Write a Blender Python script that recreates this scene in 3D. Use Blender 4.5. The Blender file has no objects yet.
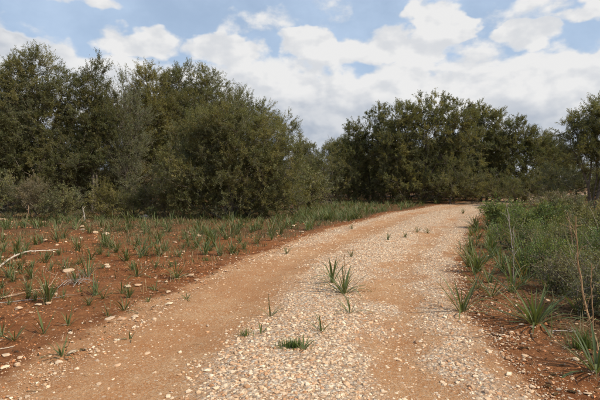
import bpy, math, random
import numpy as np
from mathutils import Vector, Matrix

# ------------------------------------------------------------------ camera, sky, sun, exposure
scene = bpy.context.scene
COL = scene.collection
R = math.radians
CAM_H, F_PX, HORIZON = 1.6, 467.0, 180.0          # eye height, focal length and horizon row (600 x 400 photograph)
PITCH = math.atan((200.0 - HORIZON) / F_PX)

cam_d = bpy.data.cameras.new("camera")
cam = bpy.data.objects.new("camera", cam_d)
COL.objects.link(cam)
cam.location = (0, 0, CAM_H)
cam.rotation_euler = (R(90) - PITCH, 0, 0)
cam_d.sensor_width = 36.0
cam_d.lens = F_PX / 600 * 36
cam_d.clip_end = 3000
scene.camera = cam

SUN_AZ, SUN_EL = R(116), R(46)                      # azimuth clockwise from the view direction (+Y)
sun_dir = Vector((math.sin(SUN_AZ) * math.cos(SUN_EL), math.cos(SUN_AZ) * math.cos(SUN_EL), math.sin(SUN_EL)))
sun_d = bpy.data.lights.new("sun", 'SUN')
sun_d.energy = 3.8
sun_d.angle = R(0.8)
sun_d.color = (1.0, 0.915, 0.77)
sun = bpy.data.objects.new("sun", sun_d)
COL.objects.link(sun)
sun.rotation_euler = (-sun_dir).to_track_quat('-Z', 'Y').to_euler()

scene.view_settings.view_transform = 'Standard'
scene.view_settings.look = 'None'
scene.view_settings.gamma = 1.0
scene.view_settings.exposure = 0.20
scene.cycles.use_denoising = True
scene.cycles.max_bounces = 5
scene.cycles.diffuse_bounces = 4
scene.cycles.glossy_bounces = 2
scene.cycles.transmission_bounces = 3
scene.cycles.caustics_reflective = False
scene.cycles.caustics_refractive = False


class NT:
    """a short way to write node trees"""
    def __init__(self, tree):
        self.t = tree
        tree.nodes.clear()

    def n(self, kind, **kw):
        nd = self.t.nodes.new(kind)
        for k, v in kw.items():
            setattr(nd, k, v)
        return nd

    def put(self, sock, v):
        if v is None:
            return
        if isinstance(v, bpy.types.NodeSocket):
            self.t.links.new(v, sock)
        elif isinstance(v, (tuple, list)) and sock.type == 'RGBA' and len(v) == 3:
            sock.default_value = (*v, 1.0)
        else:
            sock.default_value = v

    def m(self, op, a, b=None, c=None, clamp=False):
        nd = self.n('ShaderNodeMath', operation=op, use_clamp=clamp)
        for s, v in zip(nd.inputs, (a, b, c)):
            self.put(s, v)
        return nd.outputs[0]

    def vm(self, op, a, b=None):
        nd = self.n('ShaderNodeVectorMath', operation=op)
        self.put(nd.inputs[0], a)
        if b is not None:
            self.put(nd.inputs[1], b)
        return nd.outputs['Value'] if op in ('DOT_PRODUCT', 'LENGTH') else nd.outputs[0]

    def mix(self, fac, a, b, blend='MIX'):
        nd = self.n('ShaderNodeMix', data_type='RGBA', blend_type=blend)
        self.put(nd.inputs[0], fac)
        self.put(nd.inputs[6], a)
        self.put(nd.inputs[7], b)
        return nd.outputs[2]

    def noise(self, vec, scale, detail=4, rough=0.55, dist=0.0, dims='3D'):
        nd = self.n('ShaderNodeTexNoise', noise_dimensions=dims)
        self.put(nd.inputs['Vector'], vec)
        nd.inputs['Scale'].default_value = scale
        nd.inputs['Detail'].default_value = detail
        nd.inputs['Roughness'].default_value = rough
        nd.inputs['Distortion'].default_value = dist
        return nd.outputs['Fac']

    def voro(self, vec, scale, feature='F1', rnd=1.0):
        nd = self.n('ShaderNodeTexVoronoi', feature=feature)
        self.put(nd.inputs['Vector'], vec)
        nd.inputs['Scale'].default_value = scale
        nd.inputs['Randomness'].default_value = rnd
        return nd

    def ss(self, v, lo, hi, a=0.0, b=1.0):
        nd = self.n('ShaderNodeMapRange', interpolation_type='SMOOTHSTEP')
        for s, x in zip(nd.inputs, (v, lo, hi, a, b)):
            self.put(s, x)
        return nd.outputs[0]

    def attr(self, name, out='Fac'):
        return self.n('ShaderNodeAttribute', attribute_name=name).outputs[out]

    def bump(self, height, strength, dist, normal=None):
        nd = self.n('ShaderNodeBump')
        nd.inputs['Strength'].default_value = strength
        nd.inputs['Distance'].default_value = dist
        self.put(nd.inputs['Height'], height)
        if normal is not None:
            self.put(nd.inputs['Normal'], normal)
        return nd.outputs[0]


def px_dir(px, py):
    """azimuth and elevation (radians) of a picture point"""
    x, yv = (px - 300) / F_PX, (200 - py) / F_PX
    v = Vector((x, math.cos(PITCH) + yv * math.sin(PITCH), -math.sin(PITCH) + yv * math.cos(PITCH))).normalized()
    return math.atan2(v.x, v.y), math.asin(v.z)


def build_sky():
    w = bpy.data.worlds.new("World")
    scene.world = w
    w.use_nodes = True
    w.cycles.sampling_method = 'MANUAL'
    w.cycles.sample_map_resolution = 256
    T = NT(w.node_tree)
    STR = 0.10
    sky = T.n('ShaderNodeTexSky', sky_type='NISHITA', sun_disc=False)
    sky.sun_elevation = SUN_EL
    sky.sun_rotation = SUN_AZ
    sky.altitude = 50
    sky.air_density = 1.0
    sky.dust_density = 1.0
    sky.ozone_density = 1.0
    d = T.n('ShaderNodeTexCoord').outputs['Generated']
    sep = T.n('ShaderNodeSeparateXYZ')
    T.put(sep.inputs[0], d)
    X, Y, Z = sep.outputs
    az = T.m('ARCTAN2', X, Y)
    el = T.m('ARCSINE', Z)

    def tex(vec, scale, detail, rough, kind='FBM', dist=0.0):
        nd = T.n('ShaderNodeTexNoise', noise_type=kind)
        T.put(nd.inputs['Vector'], vec)
        nd.inputs['Scale'].default_value = scale
        nd.inputs['Detail'].default_value = detail
        nd.inputs['Roughness'].default_value = rough
        nd.inputs['Distortion'].default_value = dist
        return nd.outputs[0]
    # cumulus: a bank low round the whole horizon, a few heaps standing above it, thin scraps higher up
    P0 = T.vm('MULTIPLY', d, (1.0, 1.0, 1.5))
    big = tex(T.vm('ADD', P0, (3.4, 2.3, 3.1)), 2.3, 2, 0.5)
    wn = T.n('ShaderNodeTexNoise')
    T.put(wn.inputs['Vector'], P0)
    wn.inputs['Scale'].default_value = 16.0
    wn.inputs['Detail'].default_value = 3.0
    wsep = T.n('ShaderNodeSeparateColor')
    T.put(wsep.inputs[0], wn.outputs['Color'])
    azw = T.m('MULTIPLY_ADD', wsep.outputs[0], 0.10, T.m('ADD', az, -0.05))
    elw = T.m('MULTIPLY_ADD', wsep.outputs[1], 0.06, T.m('ADD', el, -0.03))
    HEAPS = [(440, 27, 30, 26, 1.1), (418, 50, 40, 18, 0.9), (137, 44, 48, 15, 0.8), (10, 50, 60, 12, 0.8), (532, 36, 30, 12, 0.7), (310, 46, 34, 14, 0.8), (375, 48, 44, 18, 0.9), (225, 52, 42, 14, 0.8),
             (572, 70, 46, 20, 0.9), (594, 10, 36, 9, 0.65), (68, -4, 36, 6, 0.45)]
    heap = T.m('MINIMUM', T.m('MULTIPLY', T.m('SUBTRACT', 0.252, elw), 12.0), 1.7)            # the bank, top near 15 degrees
    over = T.m('MULTIPLY', T.m('SUBTRACT', big, 0.595), 5.0)                 # scattered clouds over the rest of the sky
    heap = T.m('MAXIMUM', heap, T.m('MINIMUM', over, 0.6))
    for (hx, hy, rx, ry, st) in HEAPS:
        a0, e0 = px_dir(hx, hy)
        qa = T.m('MULTIPLY_ADD', azw, F_PX / rx, -a0 * F_PX / rx)
        qe = T.m('MULTIPLY_ADD', elw, F_PX / ry, -e0 * F_PX / ry)
        q = T.m('MULTIPLY_ADD', qa, qa, T.m('MULTIPLY', qe, qe))
        heap = T.m('MAXIMUM', heap, T.m('MULTIPLY_ADD', q, -st, st))

    def field(P, detail):
        n1 = tex(P, 11.0, detail, 0.52, dist=0.1)
        n2 = tex(P, 12.0, max(detail - 2, 1), 0.55, 'RIDGED_MULTIFRACTAL')
        v = T.m('MULTIPLY_ADD', n1, 2.8, -1.27)
        return T.m('MULTIPLY_ADD', n2, -0.40, v)
    f0 = field(P0, 7)
    f1 = field(T.vm('ADD', P0, (0.013, -0.002, 0.026)), 3)
    D0 = T.m('ADD', heap, f0)
    cov = T.ss(D0, -0.10, 0.40)
    lit = T.ss(T.m('SUBTRACT', f0, f1), -0.46, 0.36)
    shade = tex(P0, 4.3, 3, 0.5)                                             # broad light and dark inside the bank
    low = T.ss(T.m('MULTIPLY_ADD', T.m('SUBTRACT', shade, 0.5), 0.36, el), 0.07, 0.22)
    lum = T.m('MULTIPLY_ADD', lit, 0.52, T.m('MULTIPLY', low, 0.62), clamp=True)
    lum = T.m('MAXIMUM', lum, T.ss(D0, 0.75, 0.15, 0.0, 0.8))               # thin edges glow
    white = (0.745 / STR, 0.74 / STR, 0.735 / STR)
    grey = (0.37 / STR, 0.415 / STR, 0.49 / STR)
    cloud = T.mix(lum, grey, white)
    # a thin veil keeps the blue pale
    base = T.mix(T.ss(tex(P0, 5.0, 5, 0.6), 0.3, 0.75, 0.5, 0.85), sky.outputs[0], (0.47 / STR, 0.59 / STR, 0.76 / STR))
    out = T.mix(T.m('MULTIPLY', cov, 0.97), base, cloud)
    bg = T.n('ShaderNodeBackground')
    T.put(bg.inputs[0], out)
    bg.inputs[1].default_value = STR
    o = T.n('ShaderNodeOutputWorld')
    T.t.links.new(bg.outputs[0], o.inputs[0])


build_sky()

# ------------------------------------------------------------------ helpers
rng = np.random.default_rng(11)


def mesh_of(name, verts, faces, mat=None, col=None, smooth=False, attrs=None):
    """verts (n,3); faces (m,k) with one k; col (n,3) per point"""
    verts = np.asarray(verts, dtype=np.float32)
    faces = np.asarray(faces, dtype=np.int32)
    me = bpy.data.meshes.new(name)
    me.vertices.add(len(verts))
    me.vertices.foreach_set('co', verts.ravel())
    m, k = faces.shape
    me.loops.add(m * k)
    me.loops.foreach_set('vertex_index', faces.ravel())
    me.polygons.add(m)
    me.polygons.foreach_set('loop_start', np.arange(0, m * k, k, dtype=np.int32))
    me.polygons.foreach_set('use_smooth', np.full(m, bool(smooth)))
    if col is not None:
        a = me.attributes.new('col', 'FLOAT_COLOR', 'POINT')
        rgba = np.ones((len(verts), 4), dtype=np.float32)
        rgba[:, :3] = col
        a.data.foreach_set('color', rgba.ravel())
    for nm, val in (attrs or {}).items():
        a = me.attributes.new(nm, 'FLOAT', 'POINT')
        a.data.foreach_set('value', np.asarray(val, dtype=np.float32).ravel())
    if mat:
        me.materials.append(mat)
    me.update(calc_edges=True)
    return me


def link(name, data, parent=None, loc=None, rz=0.0, scale=None):
    o = bpy.data.objects.new(name, data)
    COL.objects.link(o)
    if parent is not None:
        o.parent = parent
    if loc is not None:
        o.location = loc
    if rz:
        o.rotation_euler = (0, 0, rz)
    if scale is not None:
        o.scale = scale if hasattr(scale, '__len__') else (scale,) * 3
    return o


def tag(o, label=None, category=None, group=None, kind=None):
    for k, v in (('label', label), ('category', category), ('group', group), ('kind', kind)):
        if v:
            o[k] = v
    return o


def smooth(lo, hi, v):
    t = np.clip((np.asarray(v, dtype=float) - lo) / (hi - lo), 0, 1)
    return t * t * (3 - 2 * t)


def vnoise(x, y, seed=0):
    """value noise in 0..1"""
    x = np.asarray(x, dtype=float)
    y = np.asarray(y, dtype=float)
    xi, yi = np.floor(x).astype(np.int64), np.floor(y).astype(np.int64)
    fx, fy = x - xi, y - yi
    fx, fy = fx * fx * (3 - 2 * fx), fy * fy * (3 - 2 * fy)

    def h(a, b):
        n = (a * 374761393 + b * 668265263 + seed * 974711) & 0xFFFFFFFF
        n = ((n ^ (n >> 13)) * 1274126177) & 0xFFFFFFFF
        return ((n ^ (n >> 16)) & 0xFFFF) / 65535.0
    return (h(xi, yi) * (1 - fx) + h(xi + 1, yi) * fx) * (1 - fy) + (h(xi, yi + 1) * (1 - fx) + h(xi + 1, yi + 1) * fx) * fy


def fbm(x, y, seed=0, octaves=4):
    s, a, t = 0.0, 1.0, 0.0
    for k in range(octaves):
        s = s + a * vnoise(x * 2 ** k, y * 2 ** k, seed + k * 17)
        t += a
        a *= 0.5
    return s / t


# the track's centre line: x as a function of the distance y
_TY = np.array([-60, -5, 3.4, 4.67, 6.2, 8.3, 10.7, 14.9, 21.3, 27.7, 34, 42, 60, 200])
_TX = np.array([-3.0, -0.5, -0.13, 0.0, 0.25, 0.80, 1.66, 3.15, 6.1, 9.9, 14.6, 21.5, 38, 180])
_ys = np.linspace(-60, 200, 2601)
_xs = np.interp(_ys, _TY, _TX)
for _ in range(40):
    _xs[1:-1] = (_xs[:-2] + 2 * _xs[1:-1] + _xs[2:]) / 4
_sl = np.gradient(_xs, _ys)


def track_u(x, y):
    xc = np.interp(y, _ys, _xs)
    s = np.interp(y, _ys, _sl)
    return (np.asarray(x) - xc) / np.sqrt(1 + s * s) * (1 + 0.0 * s)


def track_x(u, y):
    s = np.interp(y, _ys, _sl)
    return np.interp(y, _ys, _xs) + np.asarray(u) * np.sqrt(1 + s * s)


HW = 1.95


def height(x, y):
    x = np.asarray(x, dtype=float)
    y = np.asarray(y, dtype=float)
    u = track_u(x, y)
    off = smooth(1.6, 2.6, np.abs(u))
    z = (fbm(x * 0.35, y * 0.35, 3, 3) - 0.5) * (0.05 + 0.14 * off)
    z = z + (fbm(x * 2.4, y * 2.4, 5, 3) - 0.5) * (0.018 + 0.045 * off)
    z = z + (vnoise(x * 11, y * 11, 9) - 0.5) * (0.006 + 0.018 * off)
    w = (vnoise(y * 0.7, y * 0 + 3.1, 21) - 0.5) * 0.25
    z = z - 0.045 * np.exp(-((u + 1.05 + w) / 0.42) ** 2) - 0.035 * np.exp(-((u - 1.12 + w) / 0.36) ** 2)
    z = z + 0.02 * np.exp(-((u - 0.1) / 0.5) ** 2)
    return z


def gravel(x, y):
    """how thickly gravel covers the ground, 0..1"""
    x, y = np.asarray(x, dtype=float), np.asarray(y, dtype=float)
    u = track_u(x, y)
    w = (vnoise(y * 0.7, y * 0 + 3.1, 21) - 0.5) * 0.35 + (fbm(x * 1.7, y * 1.7, 33, 4) - 0.5) * 1.0
    far = smooth(6.5, 13, y)
    n = fbm(x * 1.3, y * 1.3, 31, 4)
    g = 1.0 * np.exp(-np.abs((u - 0.15 + w) / (0.82 + 0.1 * far)) ** 3)
    g = np.maximum(g, 0.85 * np.exp(-((u - 1.60 + w) / 0.45) ** 2))
    g = np.maximum(g, (0.14 + 0.75 * far) * np.exp(-((u + 1.85 + w) / 0.42) ** 2))
    g = np.maximum(g, (0.06 + 0.60 * far) * (np.abs(u) < 2.0))
    g = np.maximum(g, 0.36 * smooth(0.5, 0.8, u) * (u < 2.0))
    worn = np.exp(-((u + 1.05 + w * 0.6) / 0.38) ** 2) + 0.55 * np.exp(-((u - 1.08 + w * 0.6) / 0.36) ** 2) * smooth(0.22, 0.5, fbm(x * 0.5, y * 0.5, 37, 2))
    g = g * (1 - 0.72 * np.clip(worn, 0, 1) * (1 - 0.75 * smooth(14, 24, y)))
    g = g * (0.35 + 0.65 * smooth(0.25, 0.6, n + 0.2 * (g > 0.6)))
    return np.clip(g, 0, 1) * (1 - smooth(1.75, 2.45, np.abs(u) + w * 0.5))


def G(px, py):
    """ground point under a picture point"""
    d = CAM_H * F_PX / (py - HORIZON)          # along the flat ground, small-pitch form
    x, yv = (px - 300) / F_PX, (200 - py) / F_PX
    v = Vector((x, math.cos(PITCH) + yv * math.sin(PITCH), -math.sin(PITCH) + yv * math.cos(PITCH)))
    t = CAM_H / -v.z
    p = v * t
    return p.x, p.y


def gz(x, y):
    return float(height(x, y))


# ------------------------------------------------------------------ materials
def principled(T, color, rough=0.8, spec=0.3, normal=None, transl=None, tcol=None):
    b = T.n('ShaderNodeBsdfPrincipled')
    T.put(b.inputs['Base Color'], color)
    T.put(b.inputs['Roughness'], rough)
    b.inputs['Specular IOR Level'].default_value = spec
    if normal is not None:
        T.put(b.inputs['Normal'], normal)
    out = b.outputs[0]
    if transl:
        tr = T.n('ShaderNodeBsdfTranslucent')
        T.put(tr.inputs[0], tcol if tcol is not None else color)
        mx = T.n('ShaderNodeMixShader')
        mx.inputs[0].default_value = transl
        T.t.links.new(out, mx.inputs[1])
        T.t.links.new(tr.outputs[0], mx.inputs[2])
        out = mx.outputs[0]
    o = T.n('ShaderNodeOutputMaterial')
    T.t.links.new(out, o.inputs[0])


def new_mat(name):
    m = bpy.data.materials.new(name)
    m.use_nodes = True
    return m, NT(m.node_tree)


def leaf_material(name, rough=0.62, transl=0.42, spec=0.16):
    m, T = new_mat(name)
    c = T.attr('col', 'Color')
    P = T.n('ShaderNodeNewGeometry').outputs['Position']
    nz = T.noise(P, 1.3, 3)
    c = T.mix(T.ss(nz, 0.35, 0.7, 0.0, 0.35), c, T.mix(0.5, c, (0.17, 0.135, 0.04)))
    principled(T, c, rough, spec, None, transl, T.mix(1.0, c, (1.25, 1.2, 0.55), 'MULTIPLY'))
    return m


def bark_material(name, a, b):
    m, T = new_mat(name)
    P = T.n('ShaderNodeNewGeometry').outputs['Position']
    n1 = T.noise(P, 9, 5, 0.65)
    n2 = T.noise(T.vm('MULTIPLY', P, (60, 60, 9)), 1.0, 4, 0.6)
    c = T.mix(T.ss(T.m('ADD', T.m('MULTIPLY', n1, 0.5), T.m('MULTIPLY', n2, 0.5)), 0.38, 0.62), a, b)
    principled(T, c, 0.9, 0.15, T.bump(n2, 0.6, 0.01))
    return m


def soil_material():
    m, T = new_mat("red_earth")
    P = T.n('ShaderNodeNewGeometry').outputs['Position']
    n_big = T.noise(P, 0.55, 4, 0.55)
    n_mid = T.noise(P, 3.2, 6, 0.6)
    n_fine = T.noise(P, 28, 5, 0.65)
    n_grit = T.noise(P, 120, 3, 0.6)
    trk = T.attr('track')
    grv = T.attr('gravel')
    lit = T.attr('litter')
    soil = T.mix(T.ss(n_mid, 0.32, 0.68), (0.165, 0.056, 0.018), (0.325, 0.124, 0.042))
    soil = T.mix(T.ss(n_fine, 0.5, 0.75, 0, 0.7), soil, (0.35, 0.165, 0.075))
    soil = T.mix(T.ss(n_big, 0.42, 0.66, 0, 0.5), soil, (0.29, 0.135, 0.06))
    # crumbs and clods
    vc = T.voro(P, 34)
    soil = T.mix(T.ss(vc.outputs['Distance'], 0.28, 0.6, 0.0, 0.35), soil, (0.11, 0.042, 0.018))
    # beaten earth of the wheel ruts
    rut = T.mix(T.ss(n_mid, 0.3, 0.7), (0.42, 0.196, 0.080), (0.50, 0.288, 0.145))
    rut = T.mix(T.ss(n_fine, 0.45, 0.75, 0, 0.55), rut, (0.56, 0.385, 0.235))
    gr = T.voro(P, 95)
    gsep = T.n('ShaderNodeSeparateColor')
    T.put(gsep.inputs[0], gr.outputs['Color'])
    rut = T.mix(T.ss(gsep.outputs[0], 0.70, 0.80, 0, 0.55), rut, (0.60, 0.46, 0.31))
    rut = T.mix(T.ss(gsep.outputs[1], 0.78, 0.86, 0, 0.5), rut, (0.27, 0.12, 0.05))
    rut = T.mix(T.ss(n_big, 0.35, 0.6, 0.0, 0.45), rut, (0.36, 0.155, 0.06))
    k = T.ss(T.m('ADD', trk, T.m('MULTIPLY', T.m('SUBTRACT', n_mid, 0.5), 0.9)), 0.30, 0.72)
    col = T.mix(k, soil, rut)
    # gravel bed, pebble by pebble
    warp = T.vm('ADD', P, T.vm('MULTIPLY', T.n('ShaderNodeTexNoise').outputs['Color'], (0.0, 0.0, 0.0)))
    v1 = T.voro(warp, 27)
    v2 = T.voro(P, 60)
    sepc = T.n('ShaderNodeSeparateColor')
    T.put(sepc.inputs[0], v1.outputs['Color'])
    sep2 = T.n('ShaderNodeSeparateColor')
    T.put(sep2.inputs[0], v2.outputs['Color'])
    peb = T.mix(sepc.outputs[0], (0.46, 0.30, 0.18), (0.74, 0.64, 0.51))
    peb = T.mix(T.ss(sepc.outputs[1], 0.7, 0.8, 0, 0.6), peb, (0.50, 0.235, 0.11))
    peb = T.mix(T.ss(sepc.outputs[2], 0.86, 0.9), peb, (0.30, 0.22, 0.16))
    peb = T.mix(T.ss(sep2.outputs[0], 0.6, 0.7, 0, 0.5), peb, (0.64, 0.50, 0.36))
    peb = T.mix(T.ss(v1.outputs['Distance'], 0.40, 0.62, 0, 0.6), peb, (0.42, 0.25, 0.135))
    gk = T.ss(T.m('ADD', grv, T.m('MULTIPLY', T.m('SUBTRACT', n_fine, 0.5), 1.2)), 0.15, 0.95)
    col = T.mix(gk, col, peb)
    # loose grit and pale chips everywhere
    chips = T.voro(P, 17)
    sepk = T.n('ShaderNodeSeparateColor')
    T.put(sepk.inputs[0], chips.outputs['Color'])
    ck = T.m('MULTIPLY', T.ss(sepk.outputs[0], 0.86, 0.88), T.ss(chips.outputs['Distance'], 0.34, 0.24))
    col = T.mix(T.m('MULTIPLY', ck, 0.55), col, (0.60, 0.47, 0.34))
    # dead grass and leaf litter near the scrub
    lk = T.ss(T.m('ADD', lit, T.m('MULTIPLY', T.m('SUBTRACT', T.noise(P, 6, 6, 0.7), 0.5), 1.5)), 0.35, 0.85)
    litter = T.mix(T.ss(n_fine, 0.35, 0.7), (0.060, 0.034, 0.016), (0.20, 0.115, 0.058))
    col = T.mix(T.m('MULTIPLY', lk, 0.85), col, litter)
    col = T.mix(T.ss(n_grit, 0.3, 0.7, 0.0, 0.3), col, T.mix(1.0, col, (0.6, 0.55, 0.5), 'MULTIPLY'))
    hgt = T.m('ADD', T.m('MULTIPLY', n_fine, 0.7), T.m('MULTIPLY', n_grit, 0.4))
    hgt = T.m('ADD', hgt, T.m('MULTIPLY', gk, T.m('MULTIPLY', T.m('SUBTRACT', 0.6, v1.outputs['Distance']), 1.2)))
    principled(T, col, 0.95, 0.1, T.bump(hgt, 0.9, 0.03))
    return m


def stone_material(name):
    m, T = new_mat(name)
    c = T.attr('col', 'Color')
    P = T.n('ShaderNodeNewGeometry').outputs['Position']
    n1 = T.noise(P, 45, 5, 0.65)
    n2 = T.noise(P, 14, 4, 0.6)
    c = T.mix(T.ss(n1, 0.35, 0.75, 0, 0.45), c, T.mix(1.0, c, (0.62, 0.52, 0.42), 'MULTIPLY'))
    c = T.mix(T.ss(n2, 0.5, 0.75, 0, 0.4), c, (0.42, 0.21, 0.10))
    principled(T, c, 0.85, 0.25, T.bump(n1, 0.5, 0.006))
    return m


M_SOIL = soil_material()
M_STONE = stone_material("limestone")
M_LEAF = leaf_material("olive_foliage")
M_SHRUB = leaf_material("shrub_foliage", 0.58, 0.28, 0.18)
M_BLADE = leaf_material("asphodel_leaf", 0.5, 0.28, 0.28)
M_DRY = leaf_material("dry_grass", 0.8, 0.2, 0.1)
M_BARK = bark_material("olive_bark", (0.085, 0.066, 0.05), (0.22, 0.185, 0.145))
M_TWIG = bark_material("grey_twig", (0.12, 0.095, 0.07), (0.27, 0.23, 0.18))
M_DEAD = bark_material("bleached_wood", (0.40, 0.31, 0.22), (0.66, 0.57, 0.46))
M_DEADB = bark_material("brown_dead_wood", (0.30, 0.18, 0.10), (0.52, 0.36, 0.24))
M_DEADG = bark_material("grey_dead_wood", (0.27, 0.22, 0.18), (0.47, 0.41, 0.35))
M_STALK = bark_material("dry_stalk", (0.26, 0.15, 0.075), (0.47, 0.32, 0.18))

# ------------------------------------------------------------------ ground and track
def spaced(lo, hi, fine_lo, fine_hi, step, grow):
    a = list(np.arange(fine_lo, fine_hi, step))
    s = step
    while a[-1] < hi:
        s *= grow
        a.append(a[-1] + s)
    b = []
    s, v = step, fine_lo
    while v > lo:
        s *= grow
        v -= s
        b.append(v)
    return np.array(b[::-1] + a)


def grid_faces(nx, ny):
    i = np.arange(nx - 1)
    j = np.arange(ny - 1)
    I, J = np.meshgrid(i, j)
    a = (J * nx + I).ravel()
    return np.stack([a, a + 1, a + 1 + nx, a + nx], 1)


def litter_mask(x, y):
    n = fbm(np.asarray(x) * 0.6, np.asarray(y) * 0.6, 77, 3)
    u = track_u(x, y)
    left = smooth(7.5, 17, y) * (1 + 0.5 * smooth(17, 21, y)) * (u < 0)
    right = np.maximum(smooth(2.4, 4.0, u) * smooth(4.0, 8.0, y), 0.85 * smooth(1.9, 2.7, u))
    return np.clip(np.maximum(left * 0.75, right) * (0.55 + 0.9 * n), 0, 1) * smooth(2.0, 2.7, np.abs(u))


def ground_attrs(x, y):
    u = track_u(x, y)
    wob = (fbm(x * 0.8, y * 0.8, 41, 3) - 0.5) * 0.9
    left_extra = 0.55 * smooth(9, 3, y)            # the bare verge widens on the left towards the viewer
    right = 1 - smooth(1.55, 2.15, u + wob * 0.6)
    left = 1 - smooth(1.75 + left_extra * 0.3, 2.45 + left_extra, -u + wob * 0.6)
    return {'track': np.minimum(left, right), 'gravel': gravel(x, y), 'litter': litter_mask(x, y)}


def build_ground():
    xs = spaced(-700, 700, -4.2, 4.2, 0.08, 1.09)
    ys = spaced(-300, 900, 2.6, 8.0, 0.08, 1.045)
    X, Y = np.meshgrid(xs, ys)
    u = np.abs(track_u(X, Y))
    Z = height(X, Y) - 0.03 * (1 - smooth(1.7, 2.15, u))
    me = mesh_of("ground", np.stack([X, Y, Z], -1).reshape(-1, 3), grid_faces(len(xs), len(ys)), M_SOIL, smooth=True,
                 attrs={k: v.ravel() for k, v in ground_attrs(X, Y).items()})
    tag(link("ground", me), "rust red stony earth under the scrub and trees", kind="structure")
    us = np.linspace(-2.3, 2.3, 93)
    ys = spaced(-12, 62, 2.4, 8.5, 0.06, 1.03)
    U, Y = np.meshgrid(us, ys)
    X = track_x(U, Y)
    edge = smooth(1.75, 2.3, np.abs(U))
    Z = height(X, Y) - 0.035 * edge - 0.02 * edge * vnoise(X * 5, Y * 5, 61) + 0.004
    me = mesh_of("track", np.stack([X, Y, Z], -1).reshape(-1, 3), grid_faces(len(us), len(ys)), M_SOIL, smooth=True,
                 attrs={k: v.ravel() for k, v in ground_attrs(X, Y).items()})
    tag(link("dirt_track", me), "pale gravel and orange earth track bending right between the trees", kind="structure")


build_ground()

# ------------------------------------------------------------------ trees and shrubs
def norm(v):
    return v / np.maximum(np.linalg.norm(v, axis=-1, keepdims=True), 1e-9)


def tubes(p0, p1, r0, r1, sides):
    """a tapered tube for every segment; returns verts, quad faces"""
    n = len(p0)
    d = norm(p1 - p0)
    ref = np.where(np.abs(d[:, 2:3]) < 0.9, np.array([[0, 0, 1.0]]), np.array([[1.0, 0, 0]]))
    a = norm(np.cross(d, ref))
    b = np.cross(d, a)
    th = np.arange(sides) * 2 * math.pi / sides
    ring = np.cos(th)[None, :, None] * a[:, None] + np.sin(th)[None, :, None] * b[:, None]
    v = np.concatenate([p0[:, None] + ring * r0[:, None, None], p1[:, None] + ring * r1[:, None, None]], 1).reshape(-1, 3)
    k = np.arange(sides)
    f = np.stack([k, (k + 1) % sides, (k + 1) % sides + sides, k + sides], 1)
    f = (np.arange(n) * 2 * sides)[:, None, None] + f[None]
    return v, f.reshape(-1, 4)


PAL = {   # leaf colours: (dark, light) pairs picked clump by clump
    'olive': [((0.124, 0.134, 0.060), (0.238, 0.240, 0.109)), ((0.156, 0.148, 0.059), (0.280, 0.256, 0.109)), ((0.106, 0.117, 0.065), (0.198, 0.201, 0.112))],
    'dark': [((0.087, 0.101, 0.050), (0.166, 0.175, 0.080)), ((0.108, 0.109, 0.050), (0.205, 0.193, 0.085))],
    'green': [((0.113, 0.162, 0.050), (0.230, 0.289, 0.085)), ((0.143, 0.164, 0.050), (0.266, 0.289, 0.085)), ((0.083, 0.125, 0.050), (0.162, 0.218, 0.080))],
    'yellow': [((0.182, 0.164, 0.059), (0.310, 0.273, 0.103)), ((0.142, 0.140, 0.055), (0.260, 0.245, 0.103))],
    'brown': [((0.173, 0.142, 0.090), (0.289, 0.235, 0.156)), ((0.142, 0.129, 0.074), (0.243, 0.217, 0.125))],
    'pale': [((0.161, 0.175, 0.112), (0.289, 0.296, 0.205)), ((0.138, 0.150, 0.085), (0.245, 0.251, 0.150))],
}


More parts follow.
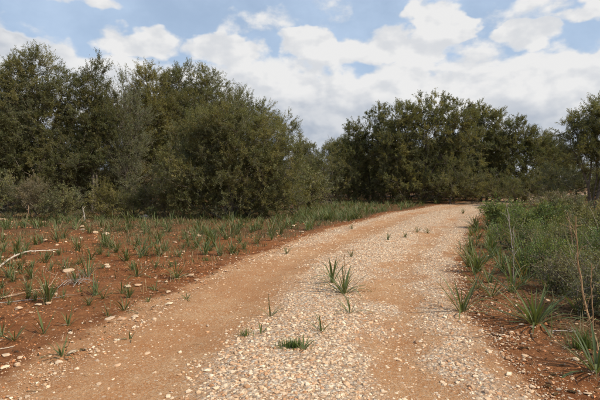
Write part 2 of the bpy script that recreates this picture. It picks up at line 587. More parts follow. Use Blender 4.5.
def grow(lobes, stems, clumps, twigs, leaves, leaf_l, leaf_w, twig_l, pal, seed, up=0.3, bare=0.0, spread=0.7, core=0.45, bark=None, foliage=None, quads=False):
    """lobes: (centre xyz, radii xyz); stems: polylines from the ground. Returns meshes (wood, twigs, leaves)."""
    g = np.random.default_rng(seed)
    vol = np.array([r[0] * r[2] for _, r in lobes])
    pick = g.choice(len(lobes), clumps, p=vol / vol.sum())
    c0 = np.array([c for c, _ in lobes])[pick]
    rad = np.array([r for _, r in lobes])[pick]
    sd = norm(g.normal(size=(clumps, 3)) + np.array([0, -0.25, 0.12]))
    q = 0.62 + 0.36 * g.random(clumps) ** 0.7
    inner = g.random(clumps) < core * 0.65
    q[inner] = g.uniform(0.25, 0.65, int(inner.sum()))
    # gentle billows: the shell bulges and sinks in patches
    q = q * (1 + 0.13 * np.sin(3.1 * sd[:, 0] + 5.0 * g.random() + 2.0 * pick) * np.sin(3.7 * sd[:, 2] + 1.7 * pick + 5.0 * sd[:, 1]))
    C = c0 + sd * rad * q[:, None]
    dirs = sd
    C[:, 2] = np.maximum(C[:, 2], 0.12)
    out = norm(dirs / rad + 1e-6)
    # skeleton: every clump is tied to the nearest wood that is already there
    nodes, par, base = [], [], []
    for s in stems:
        s = np.array(s, dtype=float)
        for k, p in enumerate(s):
            nodes.append(p)
            par.append(-1 if k == 0 else len(nodes) - 2)
    P = np.zeros((len(nodes) + clumps * 2, 3))
    L = np.zeros(len(P))
    P[:len(nodes)] = nodes
    n = len(nodes)
    root = np.array(nodes).mean(0)
    root[2] = 0
    for i in range(1, n):
        if par[i] >= 0:
            L[i] = L[par[i]] + np.linalg.norm(P[i] - P[par[i]])
    tip = {}
    for i in np.argsort(np.linalg.norm(C - root, axis=1)):
        dv = C[i] - P[:n]
        dist = np.linalg.norm(dv, axis=1)
        cost = dist + 0.28 * L[:n] + 0.8 * np.maximum(0, P[:n, 2] - C[i, 2] - 0.1)
        j = int(np.argmin(cost))
        if dist[j] > 0.5:      # a bend half way
            mid = P[j] + dv[j] * 0.5 + g.normal(size=3) * 0.07 * dist[j] + np.array([0, 0, -0.05 * dist[j]])
            P[n] = mid
            L[n] = L[j] + dist[j] * 0.5
            par.append(j)
            j = n
            n += 1
        P[n] = C[i]
        L[n] = L[j] + np.linalg.norm(C[i] - P[j])
        par.append(j)
        n += 1
    par = np.array(par)
    cnt = np.ones(n)
    has = np.zeros(n, bool)
    for i in range(n - 1, -1, -1):
        if par[i] >= 0:
            cnt[par[i]] += cnt[i]
            has[par[i]] = True
    rad_n = 0.006 * cnt ** 0.48
    seg = np.array([i for i in range(n) if par[i] >= 0])
    p0, p1 = P[par[seg]], P[seg]
    r1 = rad_n[seg]
    r0 = np.minimum(rad_n[par[seg]], r1 * 1.45)
    thick = r1 > 0.028
    v1, f1 = tubes(p0[thick], p1[thick], r0[thick], r1[thick], 8) if thick.any() else (np.zeros((0, 3)), np.zeros((0, 4), int))
    v2, f2 = tubes(p0[~thick], p1[~thick], r0[~thick], r1[~thick], 4)
    wood = mesh_of("trunk", np.concatenate([v1, v2]), np.concatenate([f1, f2 + len(v1)]), bark or M_BARK, smooth=True)
    # twigs
    nt = clumps * twigs
    ci = np.repeat(np.arange(clumps), twigs)
    st = C[ci] + g.normal(size=(nt, 3)) * 0.10
    td = norm(out[ci] * 0.75 + g.normal(size=(nt, 3)) * spread + np.array([0, 0, up]))
    tl = twig_l * (0.45 + 0.9 * g.random(nt) ** 1.5)
    en = st + td * tl[:, None]
    en[:, 2] = np.maximum(en[:, 2], 0.04)
    a3 = norm(np.cross(td, g.normal(size=(nt, 3))))
    b3 = np.cross(td, a3)
    v3 = np.stack([st + a3 * 0.006, st - a3 * 0.003 + b3 * 0.005, st - a3 * 0.003 - b3 * 0.005, en], 1).reshape(-1, 3)
    f3 = ((np.arange(nt) * 4)[:, None, None] + np.array([(0, 1, 3), (1, 2, 3), (2, 0, 3)])[None]).reshape(-1, 3)
    tw = mesh_of("twigs", v3, f3, M_TWIG)
    # leaves
    shown = g.random(clumps) >= bare
    back = np.clip((C[:, 1] - c0[:, 1]) / rad[:, 1], -1, 1)[ci]
    keep = shown[ci] & (g.random(nt) > 0.62 * smooth(0.0, 0.45, back))
    st, td, tl, en, ck = st[keep], td[keep], tl[keep], en[keep], ci[keep]
    m = len(st) * leaves
    ti = np.repeat(np.arange(len(st)), leaves)
    t = 0.12 + 0.95 * g.random(m)
    pos = st[ti] + (en[ti] - st[ti]) * t[:, None] + g.normal(size=(m, 3)) * 0.03
    ld = norm(td[ti] * 0.85 + g.normal(size=(m, 3)) * 0.55 + np.array([0, 0, 0.12]))
    wd = norm(np.cross(ld, g.normal(size=(m, 3))))
    ln = leaf_l * (0.6 + 0.75 * g.random(m))
    wn = leaf_w * (0.7 + 0.6 * g.random(m)) * 0.5
    tipv = pos + ld * ln[:, None]
    if quads:
        midv = pos + ld * (ln * 0.48)[:, None]
        V = np.stack([pos, midv + wd * wn[:, None], tipv, midv - wd * wn[:, None]], 1)
    else:
        q0 = pos + ld * (ln * 0.2)[:, None]
        V = np.stack([q0 + wd * wn[:, None], tipv, q0 - wd * wn[:, None]], 1)
    V[..., 2] = np.maximum(V[..., 2], 0.02)
    nv = V.shape[1]
    V = V.reshape(-1, 3)
    F = np.arange(m * nv).reshape(-1, nv)
    pl = PAL[pal] if isinstance(pal, str) else pal
    lo = np.array([a for a, _ in pl])
    hi = np.array([b for _, b in pl])
    cp = g.integers(0, len(pl), clumps)
    cb = np.clip(0.5 + 0.28 * g.normal(size=clumps), 0, 1)
    k = np.clip(cb[ck][ti] + 0.25 * g.normal(size=m), 0, 1)[:, None]
    colr = lo[cp[ck][ti]] * (1 - k) + hi[cp[ck][ti]] * k
    dead = g.random(m) < 0.03
    colr[dead] = np.array([0.16, 0.10, 0.045])
    lv = mesh_of("crown", V, F, foliage or M_LEAF, np.repeat(colr, nv, 0))
    return wood, tw, lv


def plant_tree(name, meshes, loc, label, category, group, rz=0.0, scale=None, parts=("trunk", "twigs", "crown")):
    e = link(name, None, None, loc, rz, scale)
    e.empty_display_size = 0.3
    tag(e, label, category, group)
    for nm, me in zip(parts, meshes):
        o = link(nm, me, e)
        if nm in ("twigs", "crown", "foliage"):
            o["kind"] = "stuff"
    return e


def px_tree(name, label, group, bx, by, lobes, pal, seed, density=1.0, leaf=0.066, category="tree", stems=3, up=0.42, bare=0.0, spread=0.6, twig=0.46, foliage=None,
            y=None, parts=("trunk", "twigs", "crown"), leaves=42, quads=False):
    """lobes measured in the photograph: (column, row, half width, half height) at the tree's distance"""
    x0, y0 = G(bx, by)
    if y is not None:
        x0, y0 = (bx - 300) / F_PX * y, y
    k = F_PX / y0
    g = random.Random(seed)
    L, nclump = [], 0
    CL = min(max(0.026 / leaf ** 2, 2.8), 12.0)      # clumps per square metre of crown: more where the leaves are smaller
    for (cx, cy, rx, ry) in lobes:
        X = (cx - 300) / k - x0
        Z = CAM_H + (HORIZON - cy) / k
        L.append(((X, g.uniform(-0.25, 0.25) * rx / k, Z), (rx / k * 0.96, rx / k * 0.9, ry / k * 0.96)))
        nclump += 6.28 * (rx / k) * (ry / k)
    nclump = int(min(max(nclump * CL * density, 40), 800))
    S = []
    zt = max(l[0][2] for l in L)
    for i in range(stems):
        l = L[i % len(L)]
        bx0, by0 = g.uniform(-0.25, 0.25) * (stems > 1), g.uniform(-0.2, 0.2)
        tx, ty, tz = l[0]
        tz = tz - 0.25 * l[1][2]
        pts = [(bx0, by0, -0.1)]
        for t in (0.22, 0.45, 0.7, 1.0):
            pts.append((bx0 + (tx - bx0) * t ** 1.2 + g.uniform(-0.12, 0.12), by0 + (ty - by0) * t + g.uniform(-0.15, 0.15), tz * t))
        S.append(pts)
    meshes = grow(L, S, nclump, 8, leaves, leaf, leaf * (0.34 if quads else 0.44), twig, pal, seed, up, bare, spread, foliage=foliage, quads=quads)
    plant_tree(name, meshes, (x0, y0, gz(x0, y0)), label, category, group, parts=parts)
    return meshes


GW = "wild olive trees of the wood edge"
T = {}
T['a'] = px_tree("olive_tree", "tall olive tree with broad rounded crown highest at the left of the wood", GW, 40, 213,
        [(42, 78, 30, 24), (20, 92, 26, 30), (62, 100, 28, 30), (40, 125, 38, 36), (30, 160, 36, 30), (62, 165, 28, 28)], 'olive', 1)
T['b'] = px_tree("olive_tree", "dark olive tree cut by the left edge of the picture", GW, -12, 214,
        [(-14, 92, 28, 26), (2, 110, 26, 30), (-16, 140, 36, 40), (6, 165, 26, 30)], 'dark', 2, 0.75)
T['c'] = px_tree("olive_tree", "narrow olive tree with pointed tuft top beside the tallest left tree", GW, 98, 212,
        [(98, 78, 14, 17), (96, 100, 22, 24), (84, 125, 24, 30), (106, 130, 22, 30), (95, 165, 28, 32)], 'dark', 3)
T['d'] = px_tree("olive_tree", "thin greyish half bare tree with upright twigs between darker olives", GW, 128, 211,
        [(128, 96, 15, 16), (122, 112, 16, 22), (136, 120, 16, 24), (128, 150, 22, 30), (132, 180, 20, 20)], 'pale', 4, 0.9, up=0.95, bare=0.35, spread=0.42, twig=0.7)
T['e'] = px_tree("olive_tree", "yellowish olive tree behind the left shoulder of the great round bush", GW, 152, 209,
        [(150, 86, 17, 19), (146, 108, 20, 24), (160, 112, 22, 26), (152, 145, 26, 34), (160, 175, 22, 24)], 'yellow', 5)
T['f'] = px_tree("olive_tree", "tall olive tree rising right behind the great round bush", GW, 192, 207,
        [(184, 82, 22, 17), (204, 84, 16, 14), (178, 102, 24, 24), (214, 102, 22, 22), (196, 125, 34, 32), (190, 160, 32, 34)], 'olive', 6)
T['g'] = px_tree("olive_tree", "lower olive tree sloping down behind the right shoulder of the round bush", GW, 246, 206,
        [(240, 106, 16, 14), (232, 118, 20, 20), (258, 118, 20, 18), (280, 130, 18, 16), (256, 145, 34, 30), (288, 155, 18, 24)], 'olive', 7)
T['h'] = px_tree("olive_bush", "great round olive bush standing forward of the wood near the track", None, 232, 218,
        [(228, 128, 34, 26), (200, 142, 34, 28), (258, 140, 32, 26), (230, 165, 52, 36), (188, 176, 30, 34), (278, 165, 28, 32), (236, 192, 52, 24), (284, 188, 20, 22), (205, 202, 26, 14), (246, 204, 30, 13), (178, 198, 18, 16)],
        'olive', 8, 1.1, category="bush", stems=6, up=0.4, spread=0.75, twig=0.45)
# the far side of the track
T['i'] = px_tree("olive_tree", "widest olive tree at the centre with a domed crown above the track", "olive trees beyond the bend", 425, 203,
        [(428, 112, 30, 15), (402, 122, 26, 18), (452, 122, 26, 18), (425, 138, 46, 24), (390, 150, 24, 22), (462, 148, 28, 24), (430, 168, 44, 20), (400, 182, 28, 16), (455, 184, 28, 14), (428, 188, 26, 12)], 'olive', 9, 1.25, leaf=0.084, stems=5)
T['j'] = px_tree("olive_tree", "olive tree with a small separate top left of the wide domed tree", "olive trees beyond the bend", 376, 202,
        [(374, 118, 17, 12), (356, 135, 16, 14), (378, 136, 24, 18), (352, 155, 24, 20), (382, 160, 30, 24), (366, 184, 26, 14), (344, 182, 20, 14)], 'dark', 10, 1.2, leaf=0.084)
T['k'] = px_tree("olive_tree", "open topped olive tree right of the wide domed tree", "olive trees beyond the bend", 484, 201,
        [(478, 116, 14, 11), (492, 124, 16, 12), (474, 134, 22, 18), (490, 150, 28, 22), (480, 174, 28, 20), (492, 188, 24, 12)], 'olive', 11, 1.2, leaf=0.084)
T['l'] = px_tree("olive_tree", "dark round topped tree between the track's end and the right edge tree", "olive trees beyond the bend", 518, 202,
        [(512, 134, 18, 15), (530, 142, 18, 15), (508, 152, 24, 20), (536, 158, 20, 18), (520, 178, 32, 20), (530, 190, 24, 11)], 'dark', 12, 1.2, leaf=0.084)
T['m'] = px_tree("olive_tree", "leaning olive tree with visible limbs cut by the right edge", None, 592, 208,
        [(592, 116, 22, 16), (574, 130, 20, 14), (614, 120, 24, 20), (600, 140, 32, 18), (572, 150, 16, 12), (628, 150, 28, 24), (600, 162, 26, 14)], 'olive', 13, 1.5, leaf=0.074, stems=5)

# undergrowth along the foot of the wood: brownish and pale bushes
GU = "bushes at the foot of the wood"
def bush(label, bx, by, lobes, pal, seed, group=GU, density=0.8, leaf=0.062, up=0.4, bare=0.0, twig=0.4, foliage=None, name="bush", stems=4, leaves=30):
    return px_tree(name, label, group, bx, by, lobes, pal, seed, density, leaf, "bush", stems, up, bare, 0.75, twig, foliage, parts=("stems", "twigs", "foliage"), leaves=leaves)


B = {}
B['a'] = bush("low olive green bush at the left edge under the dark trees", 8, 218, [(8, 192, 22, 18), (-10, 198, 20, 16), (22, 204, 16, 12)], 'olive', 31, foliage=M_SHRUB)
B['b'] = bush("brownish dry bush under the tallest left tree", 36, 219, [(36, 195, 18, 16), (46, 204, 14, 12)], 'brown', 32, bare=0.2)
B['c'] = bush("rounded olive green bush beside the pale broken stem on the left", 62, 220, [(60, 200, 18, 15), (70, 206, 14, 11)], 'olive', 33, foliage=M_SHRUB)
B['d'] = bush("yellow green bush just right of the pale broken stem", 100, 218, [(98, 198, 18, 15), (112, 203, 16, 12)], 'yellow', 34)
B['e'] = bush("dark low bush beside the small grey boulder", 130, 217, [(130, 196, 18, 16), (144, 202, 14, 11)], 'olive', 35)
B['f'] = bush("brown tinged bush against the left flank of the round bush", 164, 217, [(162, 194, 16, 16), (172, 202, 14, 12)], 'brown', 36)
B['g'] = bush("yellowish bush at the right foot of the great round bush", 292, 216, [(290, 196, 18, 14), (304, 200, 14, 11), (280, 202, 12, 10)], 'yellow', 37)
B['h'] = bush("shadowed bush in the gap right of the great round bush", 326, 203, [(326, 168, 22, 20), (312, 178, 18, 16), (342, 178, 20, 16)], 'olive', 38, leaf=0.068)
B['i'] = bush("low pale bush under the left side of the domed tree", 350, 202, [(350, 186, 20, 9), (368, 188, 18, 8)], 'olive', 39, leaf=0.068)
B['j'] = bush("low olive bush where the track passes the domed tree", 452, 204, [(452, 180, 24, 18), (436, 188, 18, 12), (468, 186, 18, 14)], 'olive', 40, leaf=0.068)
B['k'] = bush("small dark bush behind the far end of the track", 494, 204, [(494, 184, 18, 14), (508, 188, 14, 10)], 'dark', 41, leaf=0.068)
B['l'] = bush("pale grey green bush under the right edge tree", 562, 206, [(560, 178, 26, 14), (580, 184, 22, 12), (544, 186, 18, 10)], 'pale', 42, leaf=0.068)

# low mastic scrub on the right of the track
GS = "low green mastic shrubs right of the track"
def scrub(label, bx, by, lobes, seed, pal='green', leaf=0.055, density=1.0):
    return bush(label, bx, by, lobes, pal, seed, GS, density, leaf * 0.9, 0.35, 0.0, 0.24, M_SHRUB, "mastic_shrub", 5, 27)


scrub("dark green shrub hiding the end of the track", 500, 228, [(496, 213, 13, 8), (512, 214, 16, 9)], 51, leaf=0.07)
scrub("green shrub behind the pale forked stem", 534, 236, [(530, 217, 22, 9), (546, 218, 20, 10), (514, 224, 16, 8)], 52, leaf=0.065)
scrub("bright green shrub right of the pale forked stem", 520, 248, [(520, 233, 20, 9), (501, 238, 12, 7), (538, 236, 16, 9)], 53, leaf=0.055)
scrub("large green shrub in the middle of the right scrub", 560, 256, [(558, 237, 26, 11), (580, 236, 22, 12), (540, 245, 16, 8)], 54, 'olive', leaf=0.05)
scrub("yellow green shrub at the right edge below the leaning tree", 596, 242, [(594, 220, 22, 9), (612, 220, 22, 11)], 55, 'yellow', 0.06)
scrub("low spreading shrub behind the largest asphodel", 548, 278, [(548, 260, 24, 9), (528, 266, 14, 6), (566, 264, 18, 8)], 56, leaf=0.04)
scrub("dark shrub at the right edge beside the tall brown stalk", 604, 294, [(600, 270, 26, 14), (622, 266, 26, 16), (582, 279, 16, 9)], 57, 'olive', leaf=0.042)
scrub("shrub at the far right edge beneath the yellow green one", 618, 264, [(606, 245, 24, 11), (630, 244, 26, 12)], 58, leaf=0.05)
scrub("flat topped shrub before the leaning right tree", 574, 228, [(572, 210, 22, 7), (592, 211, 20, 7), (554, 213, 16, 6)], 59, 'olive', leaf=0.07)
scrub("dry brownish shrub between the right scrub and the leaning tree", 548, 218, [(548, 202, 20, 7), (566, 203, 18, 7)], 60, 'brown', leaf=0.075)
scrub("low dark shrub near the right edge behind the tall brown stalk's foot", 598, 318, [(590, 298, 16, 10), (612, 294, 24, 14)], 61, 'olive', leaf=0.034)
scrub("small straggling shrub right behind the largest asphodel", 566, 296, [(562, 280, 16, 8), (580, 284, 14, 7)], 62, 'brown', leaf=0.036)
bush("shaded bush left of the far track end under the domed tree", 474, 203, [(474, 188, 18, 10), (490, 190, 14, 8)], 'olive', 45, leaf=0.068)
bush("dark green bush low behind the end of the track", 528, 208, [(526, 188, 22, 11), (548, 190, 18, 10), (508, 194, 14, 8)], 'dark', 43, leaf=0.068)
bush("olive green bush right behind the leaning tree's foot", 606, 207, [(604, 184, 24, 12), (626, 182, 24, 14)], 'olive', 44, leaf=0.068)

# labels by the nearest thing one can find
USED = set()


def near_label(what, px, py, fallback, marks, reach=70):
    best = sorted(marks, key=lambda m: (m[0] - px) ** 2 + (2 * (m[1] - py)) ** 2)
    for (mx, my, nm) in best[:12]:
        dx, dy = px - mx, 2 * (py - my)
        if dx * dx + dy * dy > reach * reach or len(nm.split()) > 11:
            continue
        rel = ("just left of" if dx < 0 else "just right of") if abs(dx) > abs(dy) else ("just behind" if dy < 0 else "just in front of")
        if marks is TREE_MARKS:
            rel = "behind" if abs(dx) < 9 else ("behind, left of" if dx < 0 else "behind, right of")
        lab = what + " " + rel + " the " + nm
        if lab not in USED and len(lab.split()) <= 16:
            USED.add(lab)
            return lab
    return fallback


def marks_of(names):
    out = []
    for o in scene.objects:
        if o.parent is None and o.name.split('.')[0] in names and o.location.y > 0:
            out.append((300 + F_PX * o.location.x / o.location.y, 190.0 if names[0] != "x" else 0, o["label"]))
    return out


TREE_MARKS = [(m[0], 170.0, m[2]) for m in marks_of(("olive_tree", "olive_bush", "bush"))]

# the wood goes on behind: further trees and undergrowth share the shapes of those above
g_ = random.Random(5)
GAPS = [(24, 30, 'f', 0.85), (78, 31, 'a', 0.8), (118, 30, 'f', 0.85), (150, 32, 'a', 0.85), (178, 30, 'g', 1.0), (215, 32, 'f', 0.85), (-20, 31, 'a', 0.85), (440, 44, 'i', 0.8), (395, 45, 'i', 0.72), (500, 43, 'j', 0.85),
        (318, 46, 'c', 0.55), (334, 48, 'g', 0.8), (306, 44, 'k', 0.72), (548, 44, 'g', 0.85), (540, 48, 'k', 0.75), (562, 47, 'l', 0.8)]
for k, (px_, d_, src_, s_) in enumerate(GAPS):
    x_ = (px_ - 300) / F_PX * d_
    plant_tree("olive_tree", T[src_], (x_, d_, gz(x_, d_)), near_label("distant olive tree seen", px_, 150, "distant olive tree filling the gaps behind the front row of trees", TREE_MARKS), "tree", "distant trees behind the front row", (k % 3 - 1) * 0.4, s_)
for k in range(32):
    if k < 24:
        az_ = R(-42 + 84 * (k + g_.uniform(-0.3, 0.3)) / 23)
        d_ = g_.uniform(42, 60)
    else:
        az_ = R(g_.choice((-1, 1)) * g_.uniform(46, 80))
        d_ = g_.uniform(22, 34)
    x_, y_ = d_ * math.sin(az_), d_ * math.cos(az_)
    if abs(float(track_u(x_, y_))) < 5 and y_ < 60:
        x_ += 9
    src = T[g_.choice('abcefgijkl')]
    s_ = g_.uniform(0.72, 0.95)
    plant_tree("olive_tree", src, (x_, y_, gz(x_, y_)), near_label("distant olive tree seen", 300 + F_PX * x_ / y_, 150, "distant olive tree filling the gaps behind the front row of trees", TREE_MARKS), "tree",
               "distant trees behind the front row", g_.uniform(-0.6, 0.6) - az_ * 0.7, (s_, s_, s_ * g_.uniform(0.75, 0.9)))
for k in range(50):
    px_ = -40 + 680 * (k % 25 + g_.uniform(-0.4, 0.4)) / 24
    d_ = (g_.uniform(23.5, 27) if px_ < 305 else g_.uniform(35, 40)) + 5.5 * (k // 25)
    x_, y_ = (px_ - 300) / F_PX * d_, d_
    if abs(float(track_u(x_, y_))) < 3.2:
        continue
    src = B[g_.choice('abcdefghjk')]
    s_ = g_.uniform(1.2, 1.7)
    plant_tree("bush", src, (x_, y_, gz(x_, y_)), near_label("shaded undergrowth bush", px_, 190, "shaded undergrowth bush deep under the trees of the wood", TREE_MARKS), "bush", "undergrowth inside the wood",
               g_.uniform(-0.7, 0.7), (s_ * 1.2, s_ * 1.2, s_), parts=("stems", "twigs", "foliage"))

# ------------------------------------------------------------------ stones
def stone_shapes(n, seed, octa=False):
    """angular pebbles of unit size: (verts, tris)"""
    g = np.random.default_rng(seed)
    out = []
    for _ in range(n):
        if octa:
            v = np.array([(1, 0, 0), (-1, 0, 0), (0, 1, 0), (0, -1, 0), (0, 0, 1), (0, 0, -1)], float)
            f = np.array([(0, 2, 4), (2, 1, 4), (1, 3, 4), (3, 0, 4), (2, 0, 5), (1, 2, 5), (3, 1, 5), (0, 3, 5)])
        else:
            t = (1 + 5 ** 0.5) / 2
            v = norm(np.array([(-1, t, 0), (1, t, 0), (-1, -t, 0), (1, -t, 0), (0, -1, t), (0, 1, t), (0, -1, -t), (0, 1, -t), (t, 0, -1), (t, 0, 1), (-t, 0, -1), (-t, 0, 1)], float))
            f = np.array([(0, 11, 5), (0, 5, 1), (0, 1, 7), (0, 7, 10), (0, 10, 11), (1, 5, 9), (5, 11, 4), (11, 10, 2), (10, 7, 6), (7, 1, 8),
                          (3, 9, 4), (3, 4, 2), (3, 2, 6), (3, 6, 8), (3, 8, 9), (4, 9, 5), (2, 4, 11), (6, 2, 10), (8, 6, 7), (9, 8, 1)])
        v = v * (1 + 0.26 * g.normal(size=(len(v), 1)).clip(-1.4, 1.4))
        v = np.sign(v) * np.abs(v) ** 0.85
        v = v * np.array([0.5, 0.5 * g.uniform(0.6, 1.0), 0.5 * g.uniform(0.38, 0.75)])
        out.append((v, f))
    return out


STONE_COLS = np.array([(0.66, 0.56, 0.44), (0.72, 0.63, 0.51), (0.58, 0.43, 0.30), (0.50, 0.29, 0.16), (0.74, 0.68, 0.58), (0.44, 0.36, 0.29), (0.36, 0.21, 0.12), (0.58, 0.43, 0.29), (0.42, 0.22, 0.11)])
STONE_W = np.array([0.21, 0.19, 0.17, 0.10, 0.08, 0.06, 0.05, 0.09, 0.05])


def stone_cols(g, n):
    c = STONE_COLS[g.choice(len(STONE_COLS), n, p=STONE_W / STONE_W.sum())]
    c = c * 0.8 + np.array([0.55, 0.41, 0.29]) * 0.2
    return np.clip(c * np.array([1.06, 0.965, 0.85]) * (0.80 + 0.40 * g.random((n, 1))), 0, 0.8)


def scatter_stones(x, y, size, seed, octa=False, sink=0.13, zoff=0.0):
    """one mesh of many pebbles"""
    g = np.random.default_rng(seed)
    n = len(x)
    shapes = stone_shapes(16, seed, octa)
    V0 = np.array([s[0] for s in shapes])
    F0 = shapes[0][1]
    k = g.integers(0, 16, n)
    th = g.random(n) * 2 * math.pi
    tilt = g.normal(size=n) * 0.25
    v = V0[k] * size[:, None, None]
    ct, st = np.cos(tilt)[:, None], np.sin(tilt)[:, None]
    vy, vz = v[..., 1] * ct - v[..., 2] * st, v[..., 1] * st + v[..., 2] * ct
    c, s = np.cos(th)[:, None], np.sin(th)[:, None]
    X = v[..., 0] * c - vy * s + x[:, None]
    Y = v[..., 0] * s + vy * c + y[:, None]
    Z = vz + (height(x, y) + size * (sink + zoff) * (g.random(n) * 1.3 - 0.15))[:, None]
    nv = V0.shape[1]
    F = (np.arange(n) * nv)[:, None, None] + F0[None]
    return np.stack([X, Y, Z], -1).reshape(-1, 3), F.reshape(-1, 3), np.repeat(stone_cols(g, n), nv, 0)


def build_gravel():
    g = np.random.default_rng(71)
    VS, FS, CS, off = [], [], [], 0
    for (y0, y1, cand, med, sig, grit) in ((3.0, 5.0, 62000, 0.0138, 0.52, False), (5.0, 8.0, 50000, 0.018, 0.46, False), (8.0, 14.0, 36000, 0.029, 0.40, False),
                                           (14.0, 32.0, 18000, 0.048, 0.35, False), (3.0, 7.0, 26000, 0.0095, 0.35, True)):
        u = g.uniform(-2.6, 2.6, cand)
        y = g.uniform(y0, y1, cand)
        x = track_x(u, y)
        keep = g.random(cand) < (gravel(x, y) * 0.95 + 0.022 * (0.3 + 1.4 * (fbm(x * 1.6, y * 1.6, 47, 2) > 0.55)) if not grit else 0.25 + 0.6 * smooth(0.4, 0.65, fbm(x * 2, y * 2, 83, 3)))
        x, y = x[keep], y[keep]
        sz = np.clip(med * np.exp(sig * g.normal(size=len(x))), 0.005, 0.06)
        large = (sz > 0.022) & (y < 5.5)
        for part, octa in ((large, False), (~large, True)):
            if part.any():
                v, f, c = scatter_stones(x[part], y[part], sz[part], 100 + int(y0 * 10) + grit, octa)
                VS.append(v); FS.append(f + off); CS.append(c)
                off += len(v)
    me = mesh_of("gravel", np.concatenate(VS), np.concatenate(FS), M_STONE, np.concatenate(CS))
    tag(link("gravel", me), "pale limestone gravel strewn along the middle and edges of the track", "gravel", kind="stuff")
    # chips lying in the red earth either side
    VS, FS, CS, off = [], [], [], 0
    for (x0, x1, y0, y1, n, med) in ((-7, 0.5, 3.0, 9.0, 19000, 0.015), (-15, 3.5, 9.0, 21.0, 6000, 0.040), (1.2, 6.5, 3.0, 9.0, 11000, 0.015)):
        x = g.uniform(x0, x1, n)
        y = g.uniform(y0, y1, n)
        u = track_u(x, y)
        k = (np.abs(u) > 1.9) & (g.random(n) < 0.15 + 0.85 * smooth(0.45, 0.65, fbm(x * 0.9, y * 0.9, 91, 3)))
        x, y = x[k], y[k]
        sz = np.clip(med * np.exp(0.5 * g.normal(size=len(x))), 0.008, 0.075)
        v, f, c = scatter_stones(x, y, sz, 300 + int(n), True, 0.12)
        clod = np.repeat(g.random(len(x)) < 0.75, 6)
        c = c * 0.85 + np.array([0.05, 0.02, 0.008])
        c[clod] = np.array([0.27, 0.115, 0.048]) * (0.6 + 2.2 * c[clod][:, :1])
        VS.append(v); FS.append(f + off); CS.append(c)
        off += len(v)
    me = mesh_of("stone_chips", np.concatenate(VS), np.concatenate(FS), M_STONE, np.concatenate(CS))
    tag(link("stone_chips", me), "small pale stone chips littering the red earth beside the track", "stone chips", kind="stuff")


build_gravel()

# single stones, the larger ones
def rock_mesh(seed, tint):
    g = np.random.default_rng(seed)
    import bmesh
    bm = bmesh.new()
    bmesh.ops.create_icosphere(bm, subdivisions=2, radius=0.5)
    P = np.array([v.co for v in bm.verts])
    for _ in range(9):                                   # knock flat faces off
        d = norm(g.normal(size=3))
        cut = g.uniform(0.22, 0.40)
        h = P @ d
        P = P - np.outer(np.maximum(h - cut, 0), d) * 0.92
    P = P * np.array([1.0, g.uniform(0.6, 0.95), g.uniform(0.24, 0.45)]) + g.normal(size=P.shape) * 0.012
    F = np.array([[v.index for v in f.verts] for f in bm.faces])
    bm.free()
    ext = np.ptp(P[:, 0])
    P = P / ext
    P[:, 2] -= P[:, 2].min()
    return mesh_of("stone", P, F, M_STONE, np.tile(np.array(tint), (len(P), 1)))


ROCKS = [rock_mesh(400 + i, tuple(stone_cols(np.random.default_rng(i), 1)[0] * np.array([1.0, 0.96, 0.9]) * 0.55 + np.array([0.25, 0.195, 0.14]))) for i in range(14)]
ROCK_GREY = rock_mesh(470, (0.13, 0.122, 0.115))


def stone(x, y, size, label, group=None, mesh=None, rz=None, category="stone", name="stone", sink=0.10):
    r = random.Random(int(x * 971) * 31 + int(y * 613))
    o = link(name, mesh or r.choice(ROCKS), None, (x, y, gz(x, y) - size * sink), r.uniform(0, 6.28) if rz is None else rz, (size, size, size))
    o.rotation_euler = (r.uniform(-0.12, 0.12), r.uniform(-0.12, 0.12), o.rotation_euler[2])
    return tag(o, label, category, group)


def px_stone(px, py, w, label, group=None, **k):
    x, y = G(px, py)
    return stone(x, y, 0.85 * w * y / F_PX, label, group, **k)


